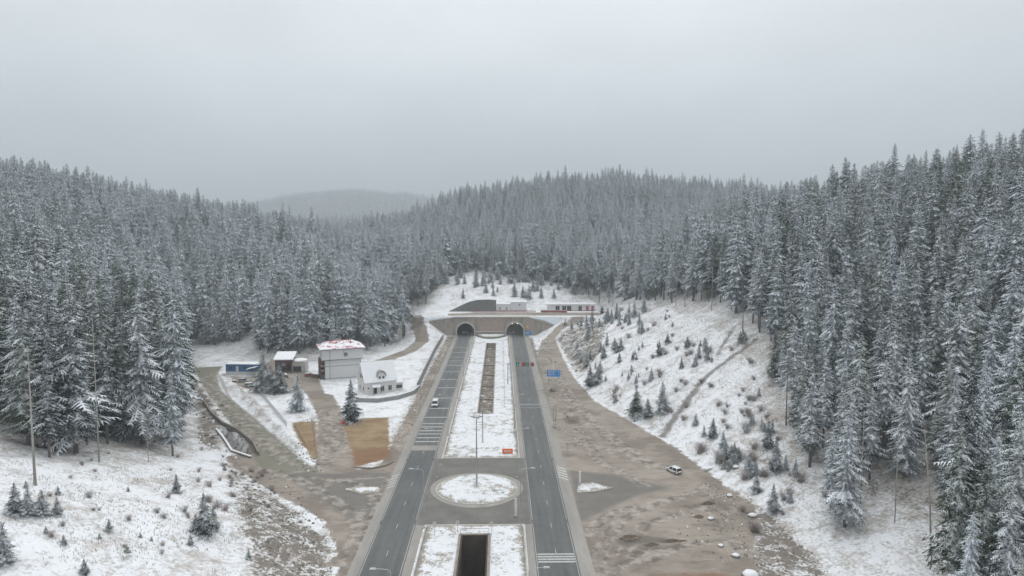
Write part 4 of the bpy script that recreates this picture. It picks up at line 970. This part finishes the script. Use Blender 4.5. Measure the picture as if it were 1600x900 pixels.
mb.build('sheet','red_bright',t); tag(t,'crumpled bright red tarpaulin lying beside the fir in front of the ochre plot','tarpaulin')
# ------------------------------------------------------------------ vehicles
def car(loc, rz, paint, label, cat='car', L=4.6, Wd=1.9, Hh=1.65, van=False, snow=False):
    t = empty('parked_car' if not van else 'white_van', loc, rz)   # front towards +x
    hb = Hh*.52
    mb = MB(); pr = [(-L/2,.35),(L/2,.35),(L/2+.02,.62),(L/2-.15,hb-.08),(L/2-1.0 if not van else L/2-.5,hb+.05),(-L/2+.1,hb+.08),(-L/2,.8)]
    mb.add([(x,-Wd/2,z) for x,z in pr]+[(x,Wd/2,z) for x,z in pr],[tuple(range(7)),tuple(range(7,14))[::-1]]+[((k+1)%7,k,7+k,7+(k+1)%7) for k in range(7)])
    body = mb.build('body',paint,t)
    xf = L/2-1.05 if not van else L/2-.55
    mb = MB(); a = Wd/2-.06; c = Wd/2-.22
    mb.add([(-L/2+.12,-a,hb+.06),(xf,-a,hb+.04),(xf,a,hb+.04),(-L/2+.12,a,hb+.06),(-L/2+.4,-c,Hh-.06),(xf-.75,-c,Hh-.06),(xf-.75,c,Hh-.06),(-L/2+.4,c,Hh-.06)],[(0,1,5,4),(1,2,6,5),(2,3,7,6),(3,0,4,7),(4,5,6,7)])
    mb.build('windows','glass',t)
    mb = MB(); mb.box(((-L/2+.4+xf-.75)/2,0,Hh-.02),(xf-.75+L/2-.4+.1,2*c+.08,.1),taper=.96)
    for s_ in (-1,1):
        for xx in (-L/2+.3,-.35,xf-.35): mb.box((xx,s_*(a+c)/2,(hb+Hh)/2),(.1,.14,Hh-hb-.05))
    mb.build('roof','snow' if snow else paint,t)
    wm = MB().tube([(0,-.12,0),(0,.12,0)],.35,n=16).mesh('wheel',M['tyre']); rm = MB().tube([(0,-.13,0),(0,.13,0)],.2,n=10).mesh('rim',M['metal'])
    for sx_ in (-L*.31,L*.31):
        for s_ in (-1,1):
            o = bpy.data.objects.new('wheel',wm); C.objects.link(o); o.parent = t; o.location = (sx_,s_*(Wd/2-.08),.35)
            r_ = bpy.data.objects.new('rim',rm); C.objects.link(r_); r_.parent = o
    for s_ in (-1,1):
        MB().box((L/2-.03,s_*(Wd/2-.3),.72),(.12,.36,.2)).build('headlight','paint_white',t)
        MB().box((-L/2,s_*(Wd/2-.2),.8),(.08,.22,.3)).build('tail_light','sign_red',t)
        MB().box((xf-.5,s_*(Wd/2+.08),hb+.12),(.16,.18,.14)).build('mirror','dark',t)
    MB().box((L/2+.01,0,.62),(.08,Wd*.45,.22)).build('grille','dark',t); mb = MB(); mb.box((L/2+.02,0,.42),(.12,Wd-.1,.16)); mb.box((-L/2-.02,0,.45),(.12,Wd-.1,.18)); mb.build('bumper','concrete_dark',t)
    return tag(t,label,cat)
x,y = G0(680,634); car((x,y,.03), R(-90), 'car_white','white van driving on the striped left carriageway','van',5.0,2.15,2.05,True)
x,y = G0(1053,738); car((x,y,.02), R(118), 'car_white','white estate car parked alone on the brown gravel lot','car',4.3,1.8,1.55)
x,y = G0(391,604); car((x,y,0), R(12), 'car_silver','pale snow-covered car parked in front of the blue cabin','car',4.6,1.9,1.6,snow=True)
x,y = G0(381,597); car((x,y,0), R(5), 'car_silver','grey car standing behind the snow-covered one by the cabin','car',4.4,1.9,1.5)
x,y = G0(484,588); car((x,y,0), R(15), 'car_red','orange-red car parked between the workshop and the tall pale block','car',4.3,1.85,1.5,snow=True)
def pile(px, py, label, kind_, seed):
    x,y = G0(px,py); t = empty(kind_,(x,y,0),seed*.7); r = random.Random(seed)
    if kind_ == 'log_pile':
        lg = MB()
        for k in range(4):
            for j in range(4-k): lg.tube([(-1.6+r.uniform(-.2,.2),j*.42+k*.21-.6,.22+k*.36),(1.6+r.uniform(-.2,.2),j*.42+k*.21-.6,.22+k*.36)],.2,n=8)
        lg.build('logs','brown_wood',t); MB().box((0,.1,1.62),(3.1,.8,.12),taper=.85).build('snow_cover','snow',t)
    else:
        mb = MB()
        for k in range(5): mb.box((0,0,.12+k*.2),(1.3,1.1,.06)); [mb.box((dx,0,.03+k*.2),(.12,1.1,.12)) for dx in (-.55,0,.55)]
        mb.build('boards','brown_wood',t); MB().box((0,0,1.05),(1.3,1.1,.14),taper=.9).build('snow_cover','snow',t)
    tag(t,label,'log pile' if kind_ == 'log_pile' else 'pallets')
pile(366,598,'snow-topped stack of pallets before the left end of the blue cabin','pallet_stack',1)
pile(405,598,'snow-topped stack of pallets between the parked cars and the garage firs','pallet_stack',2)
pile(447,590,'log pile with snow on top before the grey workshop','log_pile',3)
pile(493,590,'log pile close to the red outside stair of the pale block','log_pile',4)
# ------------------------------------------------------------------ low vegetation
FIRM = [(crown_mesh('crown',6,.03,1.45,51,'needles_snowy',.62,.85,11,.28), trunk_mesh('trunk',5.6,.09,51)), (crown_mesh('crown',6,.04,1.2,52,'needles_frosted',.62,.8,10,.24), trunk_mesh('trunk',5.6,.08,52)), (crown_mesh('crown',6,.03,1.7,53,'needles_green',.66,.85,11,.3), trunk_mesh('trunk',5.6,.10,53))]
def fir(px, py, hp, label, k=0, group=None, w=1.0, pos=None):
    x,y,z = pos or G(px,py); h_ = hp/F*math.hypot(y, 0) if hp else 3; s = h_/6
    t = empty('young_fir',(x,y,z-.08),random.random()*6.28); t.scale = (s*w,s*w,s)
    for n_, m_ in (('trunk',FIRM[k][1]),('crown',FIRM[k][0])):
        o = bpy.data.objects.new(n_,m_); C.objects.link(o); o.parent = t
    return tag(t,label,'tree',group)
for px,py,hp,k,w,lab in [(549,659,70,0,1.0,'broad snowy fir standing between the chalet and the ochre plot'),(465,642,62,1,1.25,'grey frosted fir beside the entrance track below the workshop'),
    (436,614,52,0,1.3,'rightmost snowy fir of the clump in front of the red garage'),(412,612,64,2,1.1,'tallest fir of the clump in front of the red garage'),(424,613,44,0,1.3,'middle fir of the clump in front of the red garage'),
    (320,836,72,0,1.0,'dark fir standing alone on the bottom left snowfield'),(306,832,32,0,1.5,'low fir bush leaning on the lone fir of the bottom left snowfield'),(334,828,40,2,1.1,'slim fir to the right of the lone fir on the bottom left snowfield'),
    (276,770,32,0,1.1,'small fir above the middle of the bottom left snowfield'),(24,802,52,0,1.2,'leftmost fir of the low dense clump at the left edge'),(44,804,46,0,1.3,'second fir of the low dense clump at the left edge'),(66,804,42,0,1.4,'third fir of the low dense clump at the left edge'),(90,804,30,0,1.3,'smallest fir of the low dense clump at the left edge'),
    (132,897,28,0,1.2,'little fir at the bottom edge of the left snowfield'),(5,880,70,0,1.2,'fir cut by the bottom left frame edge'),
    (922,604,36,0,1.1,'leftmost dark fir of the pair low on the open right slope'),(934,600,30,2,1.2,'right dark fir of the pair low on the open right slope'),
    (994,650,46,2,1.2,'tall left fir of the dark clump low on the open right slope'),(1012,652,32,0,1.4,'squat middle fir of the dark clump low on the open right slope'),(1035,645,52,0,1.0,'tallest fir at the right of the dark clump on the open slope'),
    (1087,664,20,0,1.3,'small round fir beside the earth scar on the slope'),(1114,684,34,0,1.1,'bushy fir to the right of the earth scar foot'),(1100,682,20,1,1.2,'little fir left of the bushy one by the scar foot'),
    (1143,720,28,0,1.3,'fir bush above the fallen pale beam'),(1212,738,60,0,.9,'dark slim fir at the lower edge of the right forest'),(1200,700,46,0,1.0,'fir standing just off the forest edge below the slope'),
    (1030,556,26,0,1.0,'fir in the centre of the open right slope'),(970,548,22,0,1.2,'fir high on the left part of the open right slope'),(1092,560,24,1,1.1,'fir just left of the twin tyre tracks'),(943,560,24,0,1.1,'fir on the rocky shoulder above the service track'),
    (1208,800,48,0,1.1,'fir on the snowy strip left of the dark forest base'),(1182,770,30,2,1.3,'low fir right of the rubble edge')]:
    fir(px,py,hp,lab,k,None,w)
rr = random.Random(99); cnt = 0
SLOPE = [(880,505),(940,488),(1000,478),(1060,482),(1170,520),(1180,580),(1205,650),(1235,710),(1260,780),(1240,800),(1190,775),(1130,735),(1060,690),(1000,655),(930,612),(900,570)]
while cnt < 85:
    px,py = rr.uniform(870,1260), rr.uniform(478,800)
    if sdf(np.array([px]),np.array([py]),SLOPE)[0] < 2 or vnoise(px,py*1.6,38,77) < -.02: continue
    top = py < 520; fir(px,py,rr.uniform(8,22) if py < 600 else rr.uniform(9,30),f'small snow-dusted fir seedling ' + ('low on' if py > 680 else ('high on' if py < 560 else 'midway up')) + ' the open right slope, ' + ('left of' if px < 1180-(py-530)*.95 else 'right of') + ' the earth scar',rr.choice([0,1,1,2]),'seedlings on the open right slope',rr.uniform(.9,1.5)); cnt += 1
for k in range(26):
    px,py = rr.uniform(880,1010), rr.uniform(500,516)
    if px > 940: py -= rr.uniform(0,22)
    fir(px,py,rr.uniform(8,15) if px < 940 else rr.uniform(14,28),'frosted young fir in the thicket below the long service building',1,'thicket below the service building',rr.uniform(1.0,1.4))
for k in range(75):
    px,py = rr.uniform(670,960), rr.uniform(434,468)
    if vnoise(px,py*2,22,91) < -.08: px,py = rr.uniform(690,930), rr.uniform(432,446)
    fir(px,py,rr.uniform(8,26),'frosted young fir on the snowy bank behind the plant building',1,'young firs behind the plant building',rr.uniform(1.0,1.4))
for k in range(14):
    px,py = rr.uniform(20,440), rr.uniform(735,890)
    if px+ (py-735)*.0 > 400: continue
    fir(px,py,rr.uniform(8,20),'tiny fir poking through the snow of the bottom left field',rr.choice([0,2]),'tiny firs of the bottom left field',1.3)
# bare shrubs
def shrub_mesh(seed, mat='twig', n=64, h=2.0):
    r = random.Random(seed); mb = MB()
    for i in range(n):
        a = r.random()*6.28; l = r.uniform(.1,.75); hh = h*r.uniform(.5,1.05); x0,y0 = r.uniform(-.25,.25),r.uniform(-.25,.25)
        p0 = (x0,y0,-.1); p1 = (x0+math.cos(a)*l*.4,y0+math.sin(a)*l*.4,hh*.5); p2 = (x0+math.cos(a)*l,y0+math.sin(a)*l,hh)
        mb.tube([p0,p1,p2],.014,.005,3,False)
        for j in range(3):
            b_ = a+r.uniform(-1.2,1.2); q0 = tuple(p1[k]+(p2[k]-p1[k])*r.random() for k in range(3)); mb.tube([q0,(q0[0]+math.cos(b_)*.35,q0[1]+math.sin(b_)*.35,q0[2]+.3*r.random()+.1)],.008,.004,3,False)
    return mb.mesh('bare_shrub', mat)
SH = [shrub_mesh(k) for k in range(3)]
def shrub(px,py,s,label,group,k):
    x,y,z = G(px,py); o = bpy.data.objects.new('bare_shrub',SH[k]); C.objects.link(o); o.location = (x,y,z); o.rotation_euler = (0,0,rr.random()*6.28); o.scale = (s*1.9,s*1.9,s*.85); tag(o,label,'shrub',group)
cnt = 0
while cnt < 95:
    px,py = rr.uniform(870,1300), rr.uniform(485,850)
    if sdf(np.array([px]),np.array([py]),SLOPE+[] )[0] < 1 and not (1160<px<1300 and 740<py<860): continue
    if vnoise(px,py*1.6,44,78) < 0: continue
    ww = 'low on' if py > 680 else ('high on' if py < 560 else 'midway up'); sd_ = 'left of the earth scar' if px < 1180-(py-530)*.95 else 'right of the earth scar'
    shrub(px,py,rr.choice([rr.uniform(.5,1.0),rr.uniform(.9,1.5)]),f'leafless brown shrub {ww} the open right slope, {sd_}','leafless shrubs on the right slope',cnt%3); cnt += 1
for k in range(34):
    px,py = rr.uniform(60,400), rr.uniform(700,895)
    shrub(px,py,rr.uniform(.3,.7),'leafless brown shrub on the bottom left snowfield','leafless shrubs on the left snowfield',k%3)
for k in range(30):
    px,py = rr.uniform(300,440), rr.uniform(725,800)
    if (px-300)*.45+700 > py+14: continue
    shrub(px,py,rr.uniform(.4,.9),'leafless brown shrub along the dirt edge of the left bank','leafless shrubs on the left bank',k%3)
# bare stems
def bare_tree(px, py, hp, label, mat='bark_pale', lean=0, nb=26, low=.25, r0=.2):
    x,y,z = G(px,py); h_ = hp/F*y; r = random.Random(int(px)); t = empty('bare_tree',(x,y,z-.2))
    MB().tube([(0,0,0),(lean*.3,0,h_*.4),(lean,0,h_)],r0,.04,8).build('trunk',mat,t,True); mb = MB()
    for i in range(nb):
        s = r.uniform(low,.97); a = r.random()*6.28; l = r.uniform(.6,2.6)*(1.1-s*.6); x0 = lean*s*s; z0 = s*h_
        p = (x0+math.cos(a)*l,math.sin(a)*l,z0+l*r.uniform(-.25,.35)); mb.tube([(x0,0,z0),((x0+p[0])/2,p[1]/2,(z0+p[2])/2+.1),p],.045,.012,4,False)
        for j in range(2): b_ = a+r.uniform(-1,1); mb.tube([((x0+p[0])/2,p[1]/2,(z0+p[2])/2+.1),(p[0]+math.cos(b_)*.5,p[1]+math.sin(b_)*.5,p[2]+r.uniform(-.1,.3))],.02,.008,3,False)
    mb.build('branches',mat,t); tag(t,label,'tree')
bare_tree(55,758,225,'tall straight bare trunk nearest the left edge of the photo',nb=14,low=.55,r0=.26)
bare_tree(155,722,240,'slim tall bare trunk at the edge of the snowfield, left forest',nb=12,low=.6,r0=.17)
bare_tree(232,722,90,'thin reddish leafless sapling at the lower edge of the left forest','twig',nb=40,low=.1,r0=.08)
bare_tree(1455,868,215,'pale dead tree with bare side branches before the right forest',lean=-2.2,nb=34,low=.2,r0=.2)
bare_tree(1398,815,190,'slender dead stem just left of the pale branchy one',nb=12,low=.4,r0=.12)
bare_tree(1344,800,170,'slender bare stem at the left end of the right-hand stems',nb=10,low=.4,r0=.12)
for k,(px,py,hp) in enumerate([(1228,664,150),(1056,478,90),(1112,486,80),(1070,480,80),(1160,530,110)]):
    bare_tree(px,py,hp,['lone dark stem below the slope forest','pale stem at the top of the open slope, leftmost','pale stem at the top of the open slope, rightmost','pale stem at the top of the open slope, middle one','bare stem at the forest edge by the tyre tracks'][k],'bark' if k in(0,4) else 'bark_pale',nb=8,low=.6,r0=.2)
# dark soil heaps on the gravel lot
plain('dark_soil', (.15,.12,.095), .95, .45, 1.2)
def heap(px, py, a, b_, h, label):
    x,y = G0(px,py); r = random.Random(int(px)); mb = MB(); n = 16; rings = 6; vs = [(0,0,h)]
    for i in range(1, rings+1):
        for k in range(n):
            t_ = 2*math.pi*k/n; q = i/rings; w_ = 1+.28*math.sin(2*t_+px)+.15*math.sin(5*t_+i)+r.uniform(-.2,.2)
            vs.append((a*q*w_*math.cos(t_), b_*q*w_*math.sin(t_), (h*(1-q)**.8*r.uniform(.6,1.15) if i < rings else -.05)))
    fs = [(0,1+k,1+(k+1)%n) for k in range(n)]+[(1+(i-1)*n+k,1+i*n+k,1+i*n+(k+1)%n,1+(i-1)*n+(k+1)%n) for i in range(1,rings) for k in range(n)]
    vs = [(x_*.72,y_*.72,z_*1.1) for x_,y_,z_ in vs]; mb.add(vs, fs); tag(mb.build('soil_heap','dark_soil',loc=(x,y,0),smooth=False), label, 'soil heap')
heap(985,842,3.6,1.6,.8,'dark soil heap at the left end of the row on the near gravel lot'); heap(1018,852,2.2,1.0,.5,'small dark soil heap in the middle of the row on the near gravel lot')
heap(1050,846,3.4,.9,.5,'long low soil heap at the right end of the row on the near gravel lot'); heap(1108,788,2.8,1.1,.7,'dark soil heap near the rubble at the edge of the gravel lot')
heap(1092,808,2.0,.9,.5,'small soil heap just below the one at the edge of the rubble'); heap(895,658,2.2,2.2,.25,'flat dark mound of soil beside the height-limit gantry'); heap(862,612,2.0,2.6,1.2,'earth heap at the foot of the blue direction sign')
# boulders, fallen beam, rubble
def boulder(px,py,r_,label,mat='stone',cap_=True):
    x,y,z = G(px,py); rr_ = random.Random(int(px*7)); mb = MB(); mb.lathe([(.6*r_,-.2),(r_,.15*r_),(r_*.95,.4*r_),(r_*.6,.68*r_),(.1,.78*r_)],n=9)
    j = [(rr_.uniform(.8,1.2),rr_.uniform(.8,1.2)) for _ in range(9)]; mb.v = [(a*j[i%9][0],b_*j[i%9][1]*.8,c) for i,(a,b_,c) in enumerate(mb.v)]
    t = empty('boulder',(x,y,z)); mb.build('rock',mat,t)
    cb = MB(); cb.lathe([(r_*.92,.36*r_),(r_*.9,.5*r_),(r_*.6,.78*r_),(.1,.9*r_)],n=9); cb.v = [(a*j[i%9][0],b_*j[i%9][1]*.8,c) for i,(a,b_,c) in enumerate(cb.v)]; cb.build('snow_cap','snow',t,True)
    tag(t,label,'boulder')
boulder(1126,854,.6,'small snow-capped boulder at the right end of the gravel lot'); boulder(1149,870,.8,'snow-capped boulder just below and right of the small one'); boulder(1172,903,1.6,'big snow-capped boulder at the bottom edge of the gravel lot')
boulder(1110,812,.7,'flat snowy stone by the tyre ruts of the gravel lot'); boulder(1150,732,1.0,'snow-covered mound beside the fallen pale beam'); boulder(1176,808,1.0,'dark stone at the head of the rubble strip'); boulder(1140,776,.8,'snowy stone between the lot and the rubble')
xa,ya = G0(1101,737); xb,yb = G0(1130,731); t = empty('concrete_beam',((xa+xb)/2,(ya+yb)/2,.1),math.atan2(yb-ya,xb-xa)); Lb = math.hypot(xb-xa,yb-ya)
MB().box((0,0,.35),(Lb,1.0,.6)).build('beam','concrete_light',t); MB().box((0,0,.72),(Lb-.1,.95,.14),taper=.95).build('snow_cover','snow',t); tag(t,'long pale snow-covered beam lying at the edge of the gravel lot','beam')
mb = MB(); r = random.Random(17)
def stones(poly, n, smin, smax):
    xs0 = [p[0] for p in poly]; ys0 = [p[1] for p in poly]; k = 0
    P = np.array([[r.uniform(min(xs0),max(xs0)), r.uniform(min(ys0),max(ys0))] for _ in range(n*3)]); ins = sdf(P[:,0],P[:,1],poly) > 0; P = P[ins][:n]; Z = height(P[:,0],P[:,1])
    for (x,y),z in zip(P,Z):
        s = r.uniform(smin,smax)*(1 if r.random() < .9 else 1.8); mb.cur = 0 if r.random() < .82 else 1
        mb.box((x,y,z+s*.2),(s*r.uniform(.7,1.4),s*r.uniform(.7,1.4),s*.8),r.random()*3,taper=r.uniform(.4,.8),shift=(r.uniform(-.1,.1),r.uniform(-.1,.1)))
stones(P1([(1085,750),(1160,765),(1240,830),(1310,905),(1180,930),(1150,850),(1120,800)]), 300, .1, .3)
stones(P1([(350,725),(430,772),(518,840),(535,920),(430,920),(390,830)]), 420, .1, .45)
stones(P0([(1050,790),(1140,770),(1190,830),(1150,880),(1060,850)]), 60, .1, .4)
stones(P0([(340,720),(430,770),(520,850),(540,850),(450,750),(360,715)]), 160, .1, .4)
stones(P1([(870,527),(905,505),(955,500),(935,555),(905,592)]), 260, .3, .9)
stones(P0([(300,600),(325,610),(400,690),(410,720),(345,715),(310,700)]), 260, .2, .7)
stones([(-31.5,190),(-28,190),(-28,398),(-31.5,398)], 350, .1, .4); stones([(17.5,190),(26,190),(26,398),(17.5,398)], 350, .1, .4)
stones(P0([(470,690),(505,735),(480,740),(455,705)]), 50, .2, .5)
mb.cur = 0; tag(mb.build('rubble',['stone','snow']),'loose stones and snow lumps strewn along banks and verges','rubble',kind='stuff')
# dry grass standing through the snow
mb = MB(); r = random.Random(23)
def tufts(poly, n, h0, h1):
    xs0 = [p[0] for p in poly]; ys0 = [p[1] for p in poly]
    P = np.array([[r.uniform(min(xs0),max(xs0)), r.uniform(min(ys0),max(ys0))] for _ in range(n*3)]); nn = vnoise(P[:,0],P[:,1],7,88)+vnoise(P[:,0],P[:,1],2.5,89)*.6
    ins = (sdf(P[:,0],P[:,1],poly) > 0)&(nn > -.05); P = P[ins][:n]; Z = height(P[:,0],P[:,1])
    for (x,y),z in zip(P,Z):
        for k in range(4):
            a = r.random()*6.28; h_ = r.uniform(h0,h1); w_ = .03; dx,dy = math.cos(a),math.sin(a)
            mb.add([(x-dy*w_,y+dx*w_,z-.05),(x+dy*w_,y-dx*w_,z-.05),(x+dx*.3*h_*1.2,y+dy*.3*h_*1.2,z+h_)],[(0,1,2)])
tufts(P1([(5,720),(150,725),(300,735),(420,790),(515,860),(530,899),(5,899)]), 2200, .15, .5)
tufts(P1(SLOPE), 7000, .2, .65)
tufts([(-15,186),(4,186),(4,395),(-15,395)], 10, .1, .3)
tag(mb.build('dry_grass','dry_grass'),'dry brown grass blades poking through the thin snow','grass',kind='stuff')
# ------------------------------------------------------------------ haze
mb = MB(); mb.box((0,2900,170),(14400,6500,380)); hz = mb.build('haze','dark'); hm = bpy.data.materials.new('haze'); hm.use_nodes = True; n_ = hm.node_tree.nodes; n_.clear()
o_ = n_.new('ShaderNodeOutputMaterial'); pv = n_.new('ShaderNodeVolumePrincipled'); pv.inputs['Color'].default_value = (.85,.932,.98,1); pv.inputs['Density'].default_value = .00042; pv.inputs['Anisotropy'].default_value = .1
hm.node_tree.links.new(pv.outputs[0], o_.inputs['Volume']); hz.data.materials.clear(); hz.data.materials.append(hm); tag(hz, kind='stuff'); hz['label'] = 'thin grey winter haze filling the valley'; hz['category'] = 'haze'
zmax = float(ZZ.max()); print('terrain max', zmax, float(ZZ.min()))
